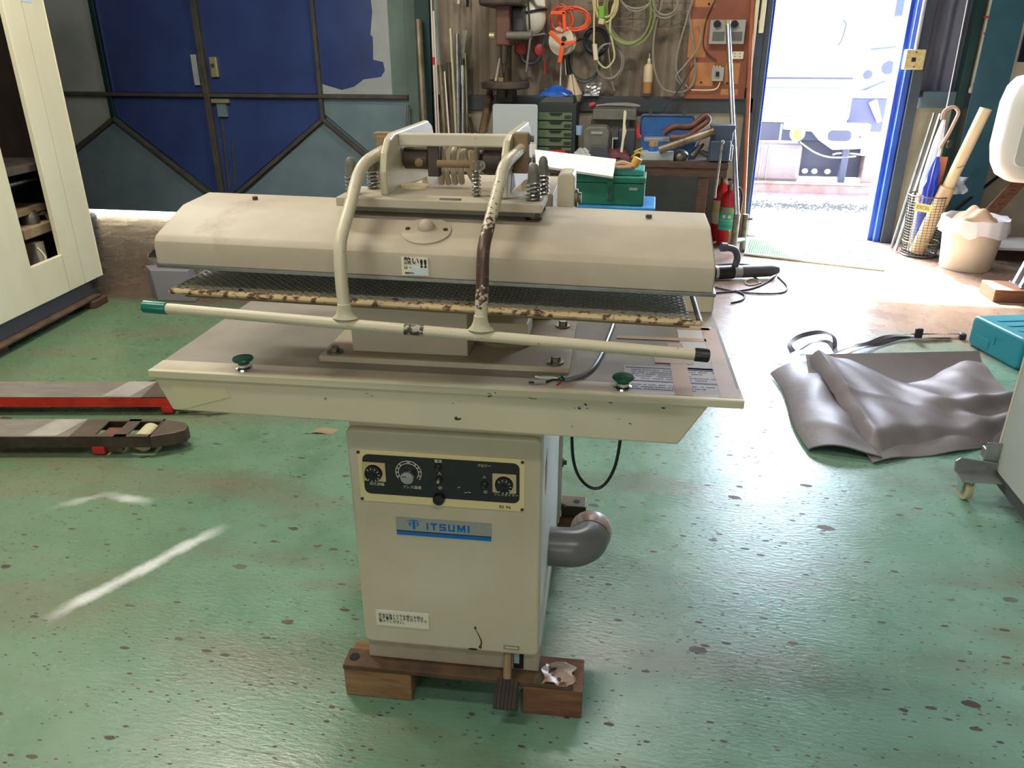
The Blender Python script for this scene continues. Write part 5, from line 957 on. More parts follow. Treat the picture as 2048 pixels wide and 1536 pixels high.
MB().lathe([(.036,0),(.038,.08),(.038,.085)], (p.x,YW-.06,p.z), 18).build('liquid', 'amber', SB, True); MB().lathe([(.038,.086),(.038,.20),(.03,.215),(.014,.225),(.014,.24)], (p.x,YW-.06,p.z), 18).build('bottle_body', 'bottle', SB, True); MB().lathe([(.012,.24),(.012,.26),(.003,.265),(.003,.30)], (p.x,YW-.06,p.z), 10).build('nozzle', 'helmet', SB, True)
for px, py, Y_, lab in ((917,2,YW-.02,'cream plug'),(935,8,YW-.02,'black clip')): solo(MB().tube([W(px,py-12,Y_),W(px,py+6,Y_)], .012, 8), 'wall_hook', 'ivory' if 'cream' in lab else 'black', lab+' hooked high on the corrugated wall above the rods', 'hook')

# electrical board with its fittings
r = fbox(1381,-60,1494,199,YW-.06,.02); xL, xR = .225, .70
EB = thing('switch_board', 'red-brown plywood board carrying switches beside the doorway', 'switchboard', ((xL+xR)/2,YW-.05,1.13))
MB().box(xL,xR,YW-.075,YW-.052,1.13,2.2).build('board', 'redbrown', EB, True, bevel=.003)
def ebx(nm, mat, px0, py0, px1, py1, d0, d1, bv=.003, par=None):
    a_ = W(px0,py0,YW-.075); b_ = W(px1,py1,YW-.075); return MB().box(min(a_.x,b_.x),max(a_.x,b_.x),YW-.075-d1,YW-.075-d0,min(a_.z,b_.z),max(a_.z,b_.z)).build(nm, mat, par or EB, True, bevel=bv)
for q in ((1381,38,1410,115),(1392,-10,1430,14),(1382,125,1425,172),(1452,126,1476,168),(1442,178,1475,190)): ebx('bare_patch', 'tan', *q, 0, .0015, 0)
for q in ((1402,165),(1454,166),(1418,8)): c_ = W(q[0],q[1],YW-.078); MB().cyl(c_, c_+V((0,-.004,0)), .008).build('screw_hole', 'dark', EB, True)
for x0 in (1421, 1456):
    sb = ebx('switch_box', 'switchgrey', x0, 40, x0+30, 88, 0, .05); ebx('switch_window', 'switchdark', x0+4, 64, x0+26, 82, .05, .053, 0, sb)
    c_ = W(x0+13,48,YW-.125); MB().lathe([(.028,0),(.026,.02)], c_, 18, (0,-1,0)).box(c_.x-.006,c_.x+.03,c_.y-.03,c_.y-.02,c_.z-.006,c_.z+.006).build('rotary_knob', 'black', sb, True)
ot = ebx('outlet', 'ivory', 1465, 103, 1486, 118, 0, .02)
for x in (1470,1480):
    for y in (107,113): c_ = W(x,y,YW-.095); MB().box(c_.x-.008,c_.x+.008,c_.y-.001,c_.y,c_.z-.002,c_.z+.002).build('outlet_slot', 'ink', ot, True)
bk_ = ebx('breaker', 'switchgrey', 1424, 134, 1445, 162, 0, .05); ebx('breaker_toggle', 'black', 1431, 143, 1437, 152, .05, .065, 0, bk_)
for x in (1428,1434,1440):
    for y in (133,160): c_ = W(x,y,YW-.12); MB().cyl(c_, c_+V((0,-.008,0)), .008, n=8).build('terminal', 'brass', bk_, True)
hang([(1440,164),(1434,176),(1420,180),(1382,180)], .005, 'ivory', 'board_wire', 'pale wire bent from the breaker along the brown board', Y=YW-.1)
a, b = W(1502,0,YW-.06), W(1486,185,YW-.06); solo(MB().box(.705,.735,YW-.09,YW-.055,1.22,2.4), 'wire_duct', 'ivory', 'pale narrow wiring duct running down beside the brown board', 'duct', bevel=.003)
solo(MB().box(.752,.786,YW-.10,YW-.055,1.62,2.4), 'duct_cover', pm('pale_yellow_cover',(228,220,180),.5), 'loose yellowish duct cover hanging at the door frame', 'cover', bevel=.004)
a, b = W(1500,120,YW-.1), W(1484,478,YW-.13); b.z = .001; solo(MB().tube([b,a,a+(a-b)*.4], .019, 10), 'door_side_pole', pm('orange_brown_pole',(176,104,70),.35,c2=(150,88,60),scale=8), 'orange-brown pole standing against the door frame', 'pole')
solo(MB().tube([W(1521,40,YW-.06),W(1521,60,YW-.06)], .014, 8), 'door_latch_tag', 'white', 'small white and red tag on the dark door frame', 'tag')
# steel pole on its valve stand
VS = thing('air_pipe_stand', 'tall galvanised pipe with brass valves standing before the doorway', 'pipe', G(1484,503))
a, b = W(1456,46,6.78), W(1474,430,6.2)
MB().tube([b,a], .020, 12).build('pipe', 'galv', VS, True); MB().tube([a-V((0,0,.02)),a+V((0,0,.02))], .024, 12).build('pipe_collar', 'brass', VS, True)
g0 = G(1484,503); MB().tube([g0+V((0,0,.001)),g0+V((-.004,0,.30))], .024, 10).build('valve_post', 'zinc', VS, True); MB().tube([g0+V((0,0,.10)), V((b.x,b.y,.12))], .022, 10).build('valve_link', 'zinc', VS, True)
MB().tube([V((b.x,b.y,.07)), b+V((0,0,.01))], .026, 10).build('valve_socket', 'zinc', VS, True); MB().lathe([(.05,0),(.05,.012)], V((b.x-.05,b.y-.02,.16)), 14, (1,0,0)).build('valve_wheel', 'greencord', VS, True)
MB().tube([g0+V((-.004,0,.26)),g0+V((.05,-.02,.27))], .012).build('valve_lever', 'zinc', VS, True)

# fire extinguishers
def extinguisher(px, py, h, rad, lab, band, labmat):
    g_ = G(px,py); T_ = thing('fire_extinguisher', lab, 'extinguisher', g_, 0, 'extinguishers by the doorway')
    MB().lathe([(rad*.92,0),(rad,.01),(rad,h*.72),(rad*.82,h*.79),(rad*.4,h*.83),(rad*.36,h*.86)], (0,0,0), 24).build('cylinder', 'red', T_)
    MB().lathe([(rad*1.006,h*.25),(rad*1.006,h*.60)], (0,0,0), 24, cap=False).build('label', labmat, T_)
    MB().lathe([(rad*.4,h*.86),(rad*.4,h*.91),(rad*.25,h*.93)], (0,0,0), 14).build('valve', 'zinc', T_)
    MB().box(-.012,.012,-.02,.10,h*.95,h*.965).box(-.012,.012,-.0,.09,h*.90,h*.91).build('lever', 'darksteel', T_, bevel=.002)
    MB().tube(spline([(.02,.0,h*.90),(rad*.9,-.02,h*.88),(rad*1.25,-.02,h*.74),(rad*1.2,-.0,h*.4)],6), .010, 8).build('hose', 'black', T_)
    return T_, rad, h
T_, rad, h = extinguisher(1450,489,.53,.073, 'red fire extinguisher with a teal label standing in front of the other', 0, pm('teal_label',(64,178,150),.5))
for k, (m_, an) in enumerate((('white','-34'),('panel_cream','0'),('bluebox','34'))):
    a_ = R(float(an))-math.pi/2+.05; MB().lathe([(.015,0),(.015,.001)], (rad*1.01*math.cos(a_),rad*1.01*math.sin(a_),h*.46), 14, (math.cos(a_),math.sin(a_),0)).build('label_dot', m_, T_)
MB().lathe([(rad*1.01,h*.53),(rad*1.01,h*.58)], (0,0,0), 24, cap=False).build('label_band', 'tape', T_)
MB().lathe([(rad*1.009,h*.40),(rad*1.009,h*.405)], (0,0,0), 24, cap=False).build('label_line', 'white', T_); MB().lathe([(rad*1.009,h*.29),(rad*1.009,h*.33)], (0,0,0), 24, cap=False).build('label_line', 'mint', T_)
T_, rad, h = extinguisher(1436,478,.56,.075, 'red fire extinguisher with a yellow label behind the teal-labelled one', 0, pm('yellow_label',(224,206,120),.5))
MB().lathe([(rad*1.009,h*.27),(rad*1.009,h*.42)], (0,0,0), 24, cap=False).build('label_panel', 'label_white', T_); MB().lathe([(rad*1.009,h*.55),(rad*1.009,h*.6)], (0,0,0), 24, cap=False).build('label_panel', 'label_white', T_)

# green duckboard mat: a lattice of bars with studs
c00, c10, c11, c01 = G(1490,506,.02), G(1766,539,.012), G(1745,492,.012), G(1500,480,.012)
def mp_(u, v): return (c00*(1-u)+c10*u)*(1-v)+(c01*(1-u)+c11*u)*v
mm = thing('door_mat', 'green perforated plastic mat lying inside the doorway', 'mat', mp_(.5,.5)*1.0)
mm.location.z = 0
def lattice(nu, nv, w, h, nm, mat):
    mb = MB(); zz = lambda u: .012+.02*max(0,.25-u)**2*8
    for i in range(nu+1):
        u = i/nu; q = [mp_(max(0,u-w/2),v) for v in (0,1)]+[mp_(min(1,u+w/2),v) for v in (1,0)]
        mb.hexa([V((p_.x,p_.y,.004)) for p_ in q][::-1],[V((p_.x,p_.y,zz(u))) for p_ in q][::-1])
    for j in range(nv+1):
        v = j/nv
        for i in range(12):
            ua, ub = i/12, (i+1)/12; q = [mp_(ua,max(0,v-w/2)),mp_(ub,max(0,v-w/2)),mp_(ub,min(1,v+w/2)),mp_(ua,min(1,v+w/2))]
            mb.hexa([V((p_.x,p_.y,.004)) for p_ in q],[V((p_.x,p_.y,zz(u_)-.001)) for p_, u_ in zip(q,(ua,ub,ub,ua))])
    return mb.build(nm, mat, mm, True, kind='stuff')
lattice(56, 36, .0085, .012, 'mat_lattice', 'matgreen')
ed = MB()
for (u0,v0),(u1,v1) in (((0,0),(1,0)),((1,0),(1,1)),((0,1),(1,1)),((0,0),(0,1))): ed.tube([mp_(u0,v0)*1.0+V((0,0,-.004)), mp_(u1,v1)+V((0,0,-.004))], .009, 6)
ed.build('mat_edge', 'white', mm, True, kind='stuff')
for k in range(8):
    u, v = (.12+.115*k, .35 if k % 2 else .7); p_ = mp_(u,v); MB().lathe([(.03,.0),(.028,.004)], (p_.x,p_.y,.012), 8).build('mat_flower', 'mint', mm, True)

# vacuum hose head and cord on the floor behind the hood end
g0 = G(1432,560); g1 = G(1528,556)
VN = thing('cleaner_head', 'black tubular tool with an upright nozzle and coiled cord on the floor', 'tool', G(1480,552))
ax = (g1-g0).normalized(); cz = V((0,0,.055))
MB().tube([g0-ax*.1+cz, g0+ax*.12+cz], .05, 14).build('barrel', 'black', VN, True); MB().tube([g0+ax*.12+cz, g0+ax*.18+cz], .044, 14).build('barrel_ring', 'silver', VN, True)
MB().tube([g0+ax*.18+cz, g0+ax*.40+cz, g0+ax*.46+cz], [.045,.045,.026], 14).build('barrel_end', 'darkgrey', VN, True); MB().tube([g0-ax*.02+cz, g0+ax*.0+cz], .052, 14).build('barrel_ring', 'silver', VN, True)
MB().tube(spline([g0+ax*.13+V((0,0,.09)), g0+ax*.14+V((0,0,.16)), g0+ax*.11+V((0,0,.215)), g0+ax*.03+V((0,0,.235))],5), .024, 12).build('nozzle', 'darkgrey', VN, True); MB().tube([g0+ax*.05+V((0,0,.234)), g0+ax*.01+V((0,0,.237))], .032, 12).build('nozzle_collar', 'darkgrey', VN, True)
def floorline(pts, r, mat, nm, par=None, lab=None, cat=None, n=6):
    mb = MB().tube(spline([G(x,y)+V((0,0,r+.001)) for x,y in pts],n), r, 6)
    return mb.build(nm, mat, par, True) if par else solo(mb, nm, mat, lab, cat)
floorline([(1430,532),(1470,530),(1520,534),(1552,545),(1540,562),(1500,580),(1430,588)], .006, 'darkcord', 'cord', VN)
floorline([(1555,555),(1574,575),(1560,588),(1500,588),(1455,582),(1430,576)], .006, 'darkcord', 'cord', VN)
floorline([(1505,552),(1520,566),(1500,572),(1490,566),(1505,560),(1522,568)], .005, 'greycord', 'cord', VN); floorline([(1470,583),(1488,592),(1484,602),(1462,608)], .006, 'darkcord', 'cord', VN)

# ================================================================ UMBRELLA BASKET CORNER
bc = G(1836,510); bc = V((bc.x,bc.y,0)); bh = .46
ba = W(1858,392,bc.y); lean = V(((ba.x-bc.x)*.55,.0,0))
BK = thing('umbrella_basket', 'leaning brown wire umbrella basket with a tan name sign', 'basket', bc)
mb = MB(); r0, r1 = .125, .15
def bp_(k, t, n=30): a_ = 2*math.pi*k/n; rr = r0+(r1-r0)*t; return V((rr*math.cos(a_),rr*math.sin(a_),.012+bh*t))+lean*t
for k in range(30): mb.tube([bp_(k,t) for t in (0,1)], .0022, 4)
for j in range(1,22): mb.tube([bp_(k,j/22) for k in range(30)], .0018, 4, True)
mb.build('wire_mesh', 'wire', BK, kind='stuff')
MB().tube([bp_(k,1) for k in range(30)], .005, 6, True).build('top_ring', 'wire', BK); MB().tube([bp_(k,0) for k in range(30)], .008, 6, True).build('bottom_ring', 'wire', BK); MB().tube([bp_(k,.22)*1.01 for k in range(30)], .005, 6, True).build('green_band', 'greencord', BK)
MB().lathe([(.12,0),(.12,.004)], (0,0,.006), 24).build('drip_tray', 'oily', BK)
sa = V((-.075,-.142,.395))+lean*.8; sg = MB().box(-.06,.06,-.003,.003,-.03,.03, xf=M.Translation(sa) @ M.Rotation(R(-22),4,'Z') @ M.Rotation(R(6),4,'Y')).build('name_sign', 'signtan', BK, bevel=.001)
text('EXCEL', .036, sa+V((-.002,-.005,0)), 'greencord', sg, rot=(math.pi/2,R(6),R(-22)), align='CENTER', bold=.0008, sx=.9)
def stick(x0,y0,z0,px,py,Y): return V((bc.x+x0,bc.y+y0,z0)), W(px,py,Y)
f_, t_ = stick(-.02,.02,.02,1880,296,bc.y-.02)
UB = thing('blue_umbrella', 'furled blue umbrella with a curved wooden handle in the basket', 'umbrella', f_)
u_ = (t_-f_).normalized(); Ln = (t_-f_).length
prof = [(.012,0),(.02,.08),(.035,.35),(.045,.55),(.05,.62),(.034,.68),(.036,.74),(.026,.84),(.012,.90)]
ub = MB(); nseg = 24; vs = []; qq = V((0,0,1)).rotation_difference(u_).to_matrix()
for r_, t in prof: vs += [f_+qq@V((r_*(1+.22*math.cos(8*2*math.pi*k/nseg+t*6))*math.cos(2*math.pi*k/nseg), r_*(1+.22*math.cos(8*2*math.pi*k/nseg+t*6))*math.sin(2*math.pi*k/nseg), t*Ln*1.02)) for k in range(nseg)]
ub.add(vs, [(i*nseg+k,i*nseg+(k+1)%nseg,(i+1)*nseg+(k+1)%nseg,(i+1)*nseg+k) for i in range(len(prof)-1) for k in range(nseg)], True).build('canopy', 'umblue', UB, True)
hk = [(1880,296),(1896,270),(1911,240),(1917,225),(1910,215),(1898,216),(1888,224),(1884,239)]
MB().tube(spline([W(x,y,bc.y-.02) for x,y in hk],5), .0125, 10).build('handle', 'cane', UB, True); MB().lathe([(.03,0),(.03,.006)], W(1898,288,bc.y-.05), 16, (.6,-.8,0)).build('strap_button', 'black', UB, True)
f_, t_ = stick(-.06,.05,.02,1888,240,bc.y+.08)
CU_ = thing('clear_umbrella', 'folded clear plastic umbrella with white ribs behind the blue one', 'umbrella', f_)
MB().tube([f_, f_*.45+t_*.55, f_*.15+t_*.85, t_], [.015,.05,.035,.012], 12).build('canopy', 'umclear', CU_, True); MB().tube([f_,t_], .006).build('shaft', 'white', CU_, True)
for k in range(6): a_ = k*1.05; o_ = V((.04*math.cos(a_),.04*math.sin(a_),0)); MB().tube([f_, f_*.45+t_*.55+o_*1.2, t_], .003, 5).build('rib', 'white', CU_, True)
MB().tube([f_*.62+t_*.38, f_*.55+t_*.45], .052, 12).build('strap', 'cane', CU_, True)
for (px, py, qx, qy, Y_, rad, lab) in ((1868,226,1782,500,bc.y+.24,.012,'thin pale strip leaning beside the umbrella basket'),(1880,228,1790,505,bc.y+.3,.014,'taller pale strip leaning beside the umbrella basket')):
    a_ = W(px,py,YW-.08); b_ = G(qx,qy)+V((0,0,rad)); solo(MB().tube([b_,a_], rad, 6), 'pale_strip', 'galv', lab, 'strip')
f_, t_ = V((bc.x-.03,bc.y-.04,.03)), W(1972,217,bc.y-.12)
CT = thing('card_tube', 'long pale cardboard tube sleeved in a wider one in the basket', 'tube', f_)
u_ = (t_-f_).normalized(); k_ = W(1882,372,bc.y-.08); s_ = (k_-f_).length
MB().tube([f_, f_+u_*s_], .056, 18).build('outer_sleeve', 'card2', CT, True); MB().tube([f_+u_*.05, t_], .042, 18).build('inner_tube', 'card', CT, True); MB().tube([t_-u_*.002, t_+u_*.001], .037, 18).build('tube_mouth', 'card2', CT, True)
mk = f_+u_*((t_-f_).length*.62); MB().tube([mk+V((-.02,-.044,-.006)), mk+V((.0,-.046,.0)), mk+V((.03,-.044,.012))], .004, 5).build('ink_mark', 'greencord', CT, True)
p_ = W(1878,330,bc.y+.02); solo(MB().hexa([p_+V((-.03,-.01,-.5)),p_+V((.03,-.01,-.5)),p_+V((.03,.01,-.5)),p_+V((-.03,.01,-.5))],[p_+V((-.02,-.01,.06)),p_+V((.05,-.01,.06)),p_+V((.05,.01,.06)),p_+V((-.02,.01,.06))]), 'wooden_strip', pm('orange_slat',(190,110,74),.6), 'orange-brown slat standing in the basket behind the tube', 'slat')
p_ = W(1912,372,bc.y+.1); solo(MB().patch(lambda u,v: p_+V((-.06+.13*u+.02*math.sin(7*v), .02*math.sin(9*u+4*v), -.06+.13*v)), 9, 9, .002), 'film_bag', 'clear', 'crumpled clear film sticking out of the basket rim', 'bag')
p_ = W(1970,262,YW-.05); solo(MB().tube(spline([p_+V((-.03,0,-.06)),p_+V((0,0,-.045)),p_+V((.02,0,0)),p_+V((-.01,0,.045)),p_+V((-.03,0,.05))],5), .012, 8), 'hook_handle', 'galv', 'grey curved hook on the wall behind the cardboard tube', 'hook')
# bin
bnc = G(1932,538); bnc = V((bnc.x,bnc.y+.04,0)); BN = thing('waste_bin', 'cream round waste bin lined with a white bag', 'bin', bnc)
hb_ = .37
MB().lathe([(.165,0),(.172,.008),(.205,hb_-.03),(.215,hb_-.028),(.215,hb_),(.205,hb_),(.165,.02)], (0,0,0), 36, cap=False).lathe([(.165,.0),(.165,.006)],(0,0,0),36).build('tub', 'bin', BN)
lw = MB(); n = 48; vs = []
for rr, zz, wv in ((.17,hb_-.06,.0),(.20,hb_+.004,.004),(.222,hb_+.012,.008),(.226,hb_-.03,.01),(.232,hb_-.10,.018)):
    vs += [V(((rr+wv*math.sin(k*2.1+zz*30)*.6)*math.cos(2*math.pi*k/n),(rr+wv*math.sin(k*2.1)*.6)*math.sin(2*math.pi*k/n), zz+ (wv*.9*math.sin(k*.9+math.sin(k*.4)) if zz < hb_ else wv*.5*math.sin(k*1.3)))) for k in range(n)]
lw.add(vs, [(i*n+k,i*n+(k+1)%n,(i+1)*n+(k+1)%n,(i+1)*n+k) for i in range(4) for k in range(n)], True).build('liner', 'bag', BN)
rg = solo(MB().patch(lambda u,v: bnc+V((-.15+.30*u, -.14+.28*v, hb_-.05+.115*(math.sin(math.pi*u)*math.sin(math.pi*v))**.6+.018*math.sin(11*u+5*v)+.012*math.sin(17*v-6*u))), 22, 18, .01), 'dusty_rags', 'rag', 'heap of dusty brown rags in the waste bin', 'rags')
MB().lathe([(.012,0),(.012,.02)], (-.205,-.07,.29), 10, (-1,-.2,0)).build('handle_lug', 'bin', BN)
a_, b_ = W(2040,362,YW-.3), W(1975,432,YW-.42); f_ = b_+(b_-a_)*(b_.z/(a_.z-b_.z)); f_.z = .002
uu = (a_-f_).normalized(); ww = uu.cross(V((0,1,0))).normalized()*.05; tt_ = V((0,.009,0)); a2 = a_+uu*.2
solo(MB().hexa([f_-ww-tt_,f_+ww-tt_,f_+ww+tt_,f_-ww+tt_],[a2-ww-tt_,a2+ww-tt_,a2+ww+tt_,a2-ww+tt_]), 'brown_plank', 'wood_red', 'reddish plank leaning behind the waste bin', 'plank', bevel=.003)
a_, b_ = W(2000,350,YW-.06), W(1895,432,YW-.30); solo(MB().tube([b_,a_], .013, 8), 'black_pole', 'black', 'thin black pole slanting across the wall behind the bin', 'pole')
g_ = G(1990,512); solo(MB().box(2.62,3.5,6.45,6.55,0,.10), 'timber_beam', 'wood_dark', 'dark timber beam lying on the floor at the wall behind the bin', 'beam', bevel=.005)
solo(MB().box(2.58,3.6,6.32,6.72,.102,.125), 'beam_board', 'white', 'pale board lying on the dark timber beam', 'board', bevel=.003)
# socket box, conduit, wall unit
r = fbox(1810,99,1841,139,YW-.05,.03); q_ = MB().box(r[0],r[1],YW-.11,YW-.035,r[4],r[5])
JB = solo(q_, 'socket_box', 'ivory_dirty', 'grimy cream socket box on the wall to the right of the doorway', 'socket', bevel=.006)
MB().box(r[0]+.045,r[0]+.075,YW-.113,YW-.109,(r[4]+r[5])/2-.015,(r[4]+r[5])/2+.015).build('socket_hole', 'ink', JB, True)
for z in (r[4]+.02, r[5]-.02): MB().cyl(((r[0]+r[1])/2,YW-.113,z),((r[0]+r[1])/2,YW-.109,z),.006).build('socket_screw', 'darksteel', JB, True)
solo(MB().tube([((r[0]+r[1])/2,YW-.07,r[5]),((r[0]+r[1])/2,YW-.07,2.3)], .012, 8), 'conduit', 'pipe_white', 'pale conduit rising from the grimy socket box', 'conduit')
solo(MB().tube([W(1934,0,YW-.22)+V((0,0,.3)), W(1892,220,YW-.22)], .004, 6), 'hanging_string', 'white', 'thin white cord hanging down the teal column', 'cord')
x0, x1 = W(1942,183,YW-.1).x, 4.2; zb = W(1942,186,YW-.1).z
WU = thing('window_unit', 'cream window unit with tall dark panes beside the teal column', 'window unit', ((x0+x1)/2,YW-.08,zb))
MB().box(x0,x1,YW-.10,YW+.02,zb,2.6).build('frame', 'winframe', WU, True, bevel=.004); MB().box(x0-.02,x1,YW-.13,YW-.1,zb,zb+.04).build('sill', 'winframe', WU, True, bevel=.004)
MB().box(x0,x1,YW-.104,YW-.1,zb+.062,zb+.068).build('sill_line', 'ink', WU, True)
pz = W(1985,124,YW-.1).z
for a_, b_, m_ in ((1972,1992,'glassblue'),(1998,2026,'beigeslat'),(2034,2060,'glassblue')):
    u0, u1 = W(a_,124,YW-.105).x, W(b_,124,YW-.105).x; MB().box(u0,u1,YW-.108,YW-.1,pz,2.55).build('dark_pane' if m_ == 'glassblue' else 'blind_strip', m_, WU, True, bevel=.002)
for y in (34, 67, 83): a_ = W(1968,y-2,YW-.105); b_ = W(1984,y+2,YW-.105); MB().box(a_.x,b_.x-.02,YW-.1035,YW-.1,min(a_.z,b_.z),max(a_.z,b_.z)).build('red_mark', 'redink', WU, True)
c_ = W(1999,152,YW-.1); MB().lathe([(.022,0),(.022,.002)], c_, 16, (0,-1,0)).build('green_sticker', 'greensticker', WU, True)
MB().tube(spline([W(x_,y_,YW-.103)-WU.location for x_,y_ in ((1962,127),(1965,131),(1968,127),(1971,131),(1975,128),(1978,132),(1982,127),(1986,131),(1990,127))],4), .0025, 5).build('pen_scribble', 'ink', WU)

# white tank on a steel stand
TKc = V((2.34,5.3,0)); zc0, zc1 = .82, 1.40
TK = thing('white_tank', 'white rounded plastic tank held on a steel stand near the bin', 'tank', TKc)
hw = .30
ring = []
mb = MB(); prof = [(.80,.62),(.83,.80),(.90,.93),(1.0,1.0),(1.25,1.0),(1.34,.94),(1.39,.82),(1.41,.62)]
n = 40; vs = []
for zz, s in prof:
    for k in range(n):
        t = 2*math.pi*k/n; cx_, sx2 = math.cos(t), math.sin(t); e = .55
        vs.append(V((hw*s*math.copysign(abs(cx_)**e,cx_), .17*s*math.copysign(abs(sx2)**e,sx2), zz)))
mb.add(vs, [(i*n+k,i*n+(k+1)%n,(i+1)*n+(k+1)%n,(i+1)*n+k) for i in range(len(prof)-1) for k in range(n)]+[tuple(range(n-1,-1,-1)),tuple((len(prof)-1)*n+k for k in range(n))], True).build('tank_body', 'whiteplastic', TK)
MB().prism(rrect(-.24,.20,.90,1.24,.05), -.178, -.168, 'y').build('front_cover', 'whiteplastic', TK, bevel=.006, seg=3)
MB().prism(rrect(-.17,-.09,1.07,1.17,.03), -.1795, -.1775, 'y').build('pink_sticker', 'pinkink', TK); MB().box(-.16,-.10,-.180,-.1785,1.10,1.135).build('sticker_band', 'white', TK)
MB().tube([(-.05,-.05,.82),(-.02,-.06,.66)], .016, 10).build('drain_pipe', 'chrome', TK); MB().lathe([(.025,0),(.025,.03)], (-.05,-.05,.79), 12).build('drain_nut', 'chrome', TK)
for y in (.04,.14): MB().hexa([(.07,y-.02,.122),(.13,y-.02,.122),(.13,y+.02,.122),(.07,y+.02,.122)],[(.27,y-.02,.9),(.33,y-.02,.9),(.33,y+.02,.9),(.27,y+.02,.9)]).build('stand_leg', 'galv', TK, bevel=.004)
MB().box(.06,.16,-.0,.18,.121,.127).build('foot_plate', 'galv', TK)
TK.location = (TKc.x, TKc.y, -.038)
g_ = G(1985,604); solo(MB().box(g_.x,g_.x+.5,g_.y,g_.y+.24,0,.082), 'timber_block', 'wood_red', 'thick timber block under the white tank stand', 'timber block', bevel=.005)

# ================================================================ TARPAULIN, STRAP, CASE, RIGHT CABINET
def quadpatch(A, B, C_, D_, hfun, nu, nv, th):
    return MB().patch(lambda u,v: (A*(1-u)+B*u)*(1-v)+(D_*(1-u)+C_*u)*v + hfun(u,v), nu, nv, th)
VT = thing('vinyl_cover', 'folded grey vinyl machine cover lying on the green floor', 'cover', G(1770,830))
A, B_, C_, D_ = G(1612,706,.12), G(1955,714,.12), G(2050,872), G(1742,922); A.z = B_.z = 0
# back layer stands up in a low wall behind the sagging top sheet
bkm = MB().patch(lambda u,v: (A*(1-u)+B_*u)+V((0,-.45*v,0))+V((0,0,.012+(.10+.04*u)*(1-v)**2)), 24, 10, .004); bkm.build('back_fold', 'vinyl', VT, True)
def top_h(u, v):
    sag = .085*math.exp(-((u-.55)/.26)**2)*math.exp(-v*3.0)
    z = .125 - sag - .062*v**1.5
    z += .035*math.exp(-((u-.03)/.05)**2)*(1-.5*v) - .09*max(0,.06-u)/.06*.6
    z += .030*math.exp(-((v-.62-.25*(u-.6))/.06)**2)*max(0,min(1,(u-.45)*3)) - .018*math.exp(-((v-.72-.25*(u-.6))/.06)**2)*max(0,min(1,(u-.45)*3))
    z += .018*math.exp(-((u-.30-.45*v)/.05)**2)*math.sin(math.pi*v) + .014*math.sin(u*9+v*3)*math.sin(v*5)*.6
    z += .006*math.sin(23*u+5*v)*v + .005*math.sin(31*u-17*v)*math.sin(8*u+3*v) + .008*math.exp(-((v-.45-.5*u)/.03)**2)*(1-u) - .055*max(0,v-.9)/.1
    return V((0, -.16*math.exp(-((u-.55)/.24)**2)*(1-v)**3 + .03*math.sin(u*7)*v, max(.014,z)))
quadpatch(A+V((.01,-.02,0)), B_, C_, D_, top_h, 56, 44, .006).build('top_sheet', 'vinyl', VT, True)
A2, B2, C2, D2 = G(1540,752), G(1640,735), G(1765,925), G(1618,905)
quadpatch(A2, B2, C2, D2, lambda u,v: V((.015*math.sin(v*6),0,.016+.065*math.sin(math.pi*min(1,u*1.0))**.7*(.6+.4*math.sin(math.pi*v))+.018*math.exp(-((v-.75-.2*u)/.05)**2)*u+.012*math.sin(v*14+u*5)*u)), 28, 44, .006).build('side_fold', 'vinyl', VT, True)
A3, B3, C3, D3 = G(1700,885), G(2050,845), G(2050,885), G(1745,930)
quadpatch(A3, B3, C3, D3, lambda u,v: V((0,.01*math.sin(u*9),.012+.03*math.sin(math.pi*v)*(.4+.6*u)+.006*math.sin(u*15))), 40, 10, .005).build('under_fold', 'vinyl', VT, True)
ST = thing('black_strap', 'tangled black webbing strap lying behind the vinyl cover', 'strap', G(1750,690))
def ribbon(pts, w, nm, n=6):
    P_ = spline([G(x,y)+V((0,0,z)) for x,y,z in pts], n); mb = MB(); vs = []
    for i, p_ in enumerate(P_):
        t = (P_[min(i+1,len(P_)-1)]-P_[max(i-1,0)]).normalized(); a_ = i*.55; s_ = V((0,0,1))*math.cos(a_*.4)*.5+t.cross(V((0,0,1)))*.9
        vs += [p_+s_*w, p_-s_*w]
    mb.add(vs, [(2*i,2*i+1,2*i+3,2*i+2) for i in range(len(P_)-1)], True); k = len(vs); mb.add([p_-V((0,0,.003)) for p_ in vs], [(2*i+2,2*i+3,2*i+1,2*i) for i in range(len(P_)-1)], True)
    return mb.build(nm, 'strap', ST, True)
ribbon([(1585,710,.02),(1578,698,.03),(1600,688,.05),(1640,684,.06),(1664,690,.05),(1668,704,.03)], .014, 'loop')
ribbon([(1600,706,.02),(1625,696,.035),(1655,694,.03),(1672,712,.02)], .012, 'loop')
ribbon([(1672,712,.02),(1700,702,.03),(1735,698,.03),(1770,684,.03),(1810,678,.03),(1850,676,.025),(1925,674,.02)], .015, 'webbing')
ribbon([(1690,714,.012),(1720,706,.03),(1755,694,.018),(1800,682,.02),(1842,682,.02),(1900,680,.012)], .012, 'webbing')
p_ = G(1834,682); MB().box(p_.x-.02,p_.x+.02,p_.y-.012,p_.y+.012,.02,.075).build('buckle', 'strap', ST, True, bevel=.006); p_ = G(1922,678); MB().box(p_.x-.015,p_.x+.02,p_.y-.02,p_.y+.015,.002,.035).build('buckle', 'strap', ST, True, bevel=.006)
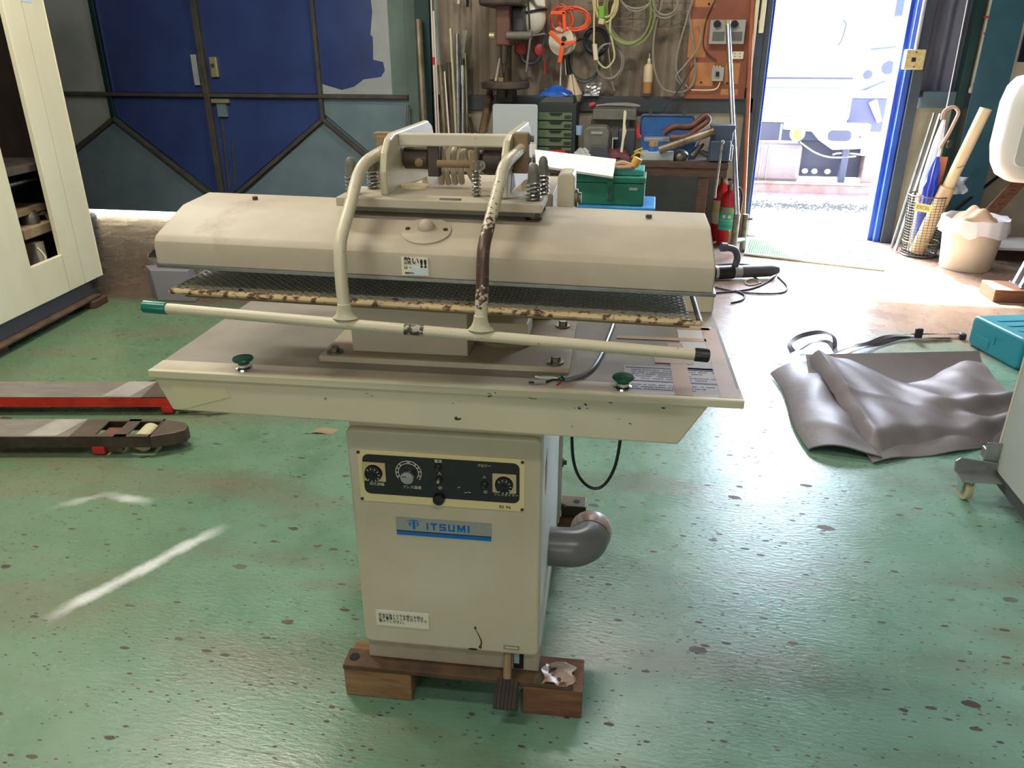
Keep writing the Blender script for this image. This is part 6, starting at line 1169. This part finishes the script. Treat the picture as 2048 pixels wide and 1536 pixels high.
# teal case
ca0 = G(1948,692); ca1 = G(2018,730); d1 = (ca1-ca0); d1.z = 0; L1 = .36; ca0 = ca0+V((-.03,.03,0)); u1 = d1.normalized(); v1 = V((-u1.y,u1.x,0))
CS = thing('tool_case', 'teal plastic tool case lying flat on the floor by the grey cabinet', 'case', ca0, math.atan2(u1.y,u1.x))
MB().prism(rrect(0,.40,0,.17,.03), .0, .30, 'y').build('shell', 'case', CS, bevel=.018, seg=4)
MB().box(-.004,.404,.14,.147,.02,.12).build('parting_line', pm('case_line',(24,100,120),.5), CS)
MB().prism(rrect(.06,.17,.03,.08,.01), -.004, .0, 'y').build('label_recess', 'case', CS, bevel=.002); MB().box(.2,.206,-.004,0,.07,.12).box(.2,.25,-.004,0,.114,.12).build('moulded_mark', 'case', CS)
for k in range(3): MB().prism(rrect(.10+.08*k,.13+.08*k,.06,.24,.012), .169, .174, 'z').build('moulded_rib', 'case', CS, bevel=.002)
MB().box(-.012,.0,.03,.10,.05,.10).build('latch', 'case', CS, bevel=.003)
# grey cabinet on casters at the picture edge
RX = 1.305
RC = thing('grey_cabinet', 'pale grey cabinet on casters beside the folded cover', 'cabinet', (RX+.4,2.05,0))
def rb_(nm, mat, x0, x1, y0, y1, z0, z1, bv=.004): return MB().box(x0,x1,y0,y1,z0,z1).build(nm, mat, RC, True, bevel=bv)
rb_('body', 'greybox', RX, RX+.8, 1.25, 2.735, .10, .92, .006); rb_('plinth', 'darkgrey', RX+.012, RX+.79, 1.26, 2.72, .045, .10, .003); rb_('seam_strip', 'winframe', RX-.003, RX+.001, 2.715, 2.725, .11, .91, 0)
cb = MB().box(RX-.05,RX+.02,2.70,2.706,.085,.21).prism([(RX-.14,.088),(RX-.0,.088),(RX-.0,.135),(RX-.13,.145),(RX-.145,.13)],2.690,2.698,'y').box(RX-.14,RX,2.62,2.70,.086,.091).build('caster_bracket', 'galv', RC, True, bevel=.002)
MB().lathe([(.032,-.012),(.034,-.008),(.034,.008),(.032,.012)], (RX-.105,2.655,.034), 20, (1,.25,0)).build('wheel', 'nylon', cb, True); MB().box(RX-.126,RX-.121,2.635,2.675,.03,.084).box(RX-.089,RX-.084,2.635,2.675,.03,.084).box(RX-.13,RX-.08,2.63,2.68,.078,.086).build('caster_fork', 'chrome', cb, True)
cb2 = MB().box(RX-.03,RX+.01,2.74,2.78,.12,.16).build('caster_bolt', 'galv', RC, True, bevel=.004)
for x, y in ((RX+.1,1.4),(RX+.7,1.4),(RX+.7,2.6)): MB().lathe([(.034,-.012),(.034,.012)], (x,y,.034), 16, (1,0,0)).box(x-.02,x+.02,y-.02,y+.02,.05,.06).build('wheel', 'nylon', RC, True)
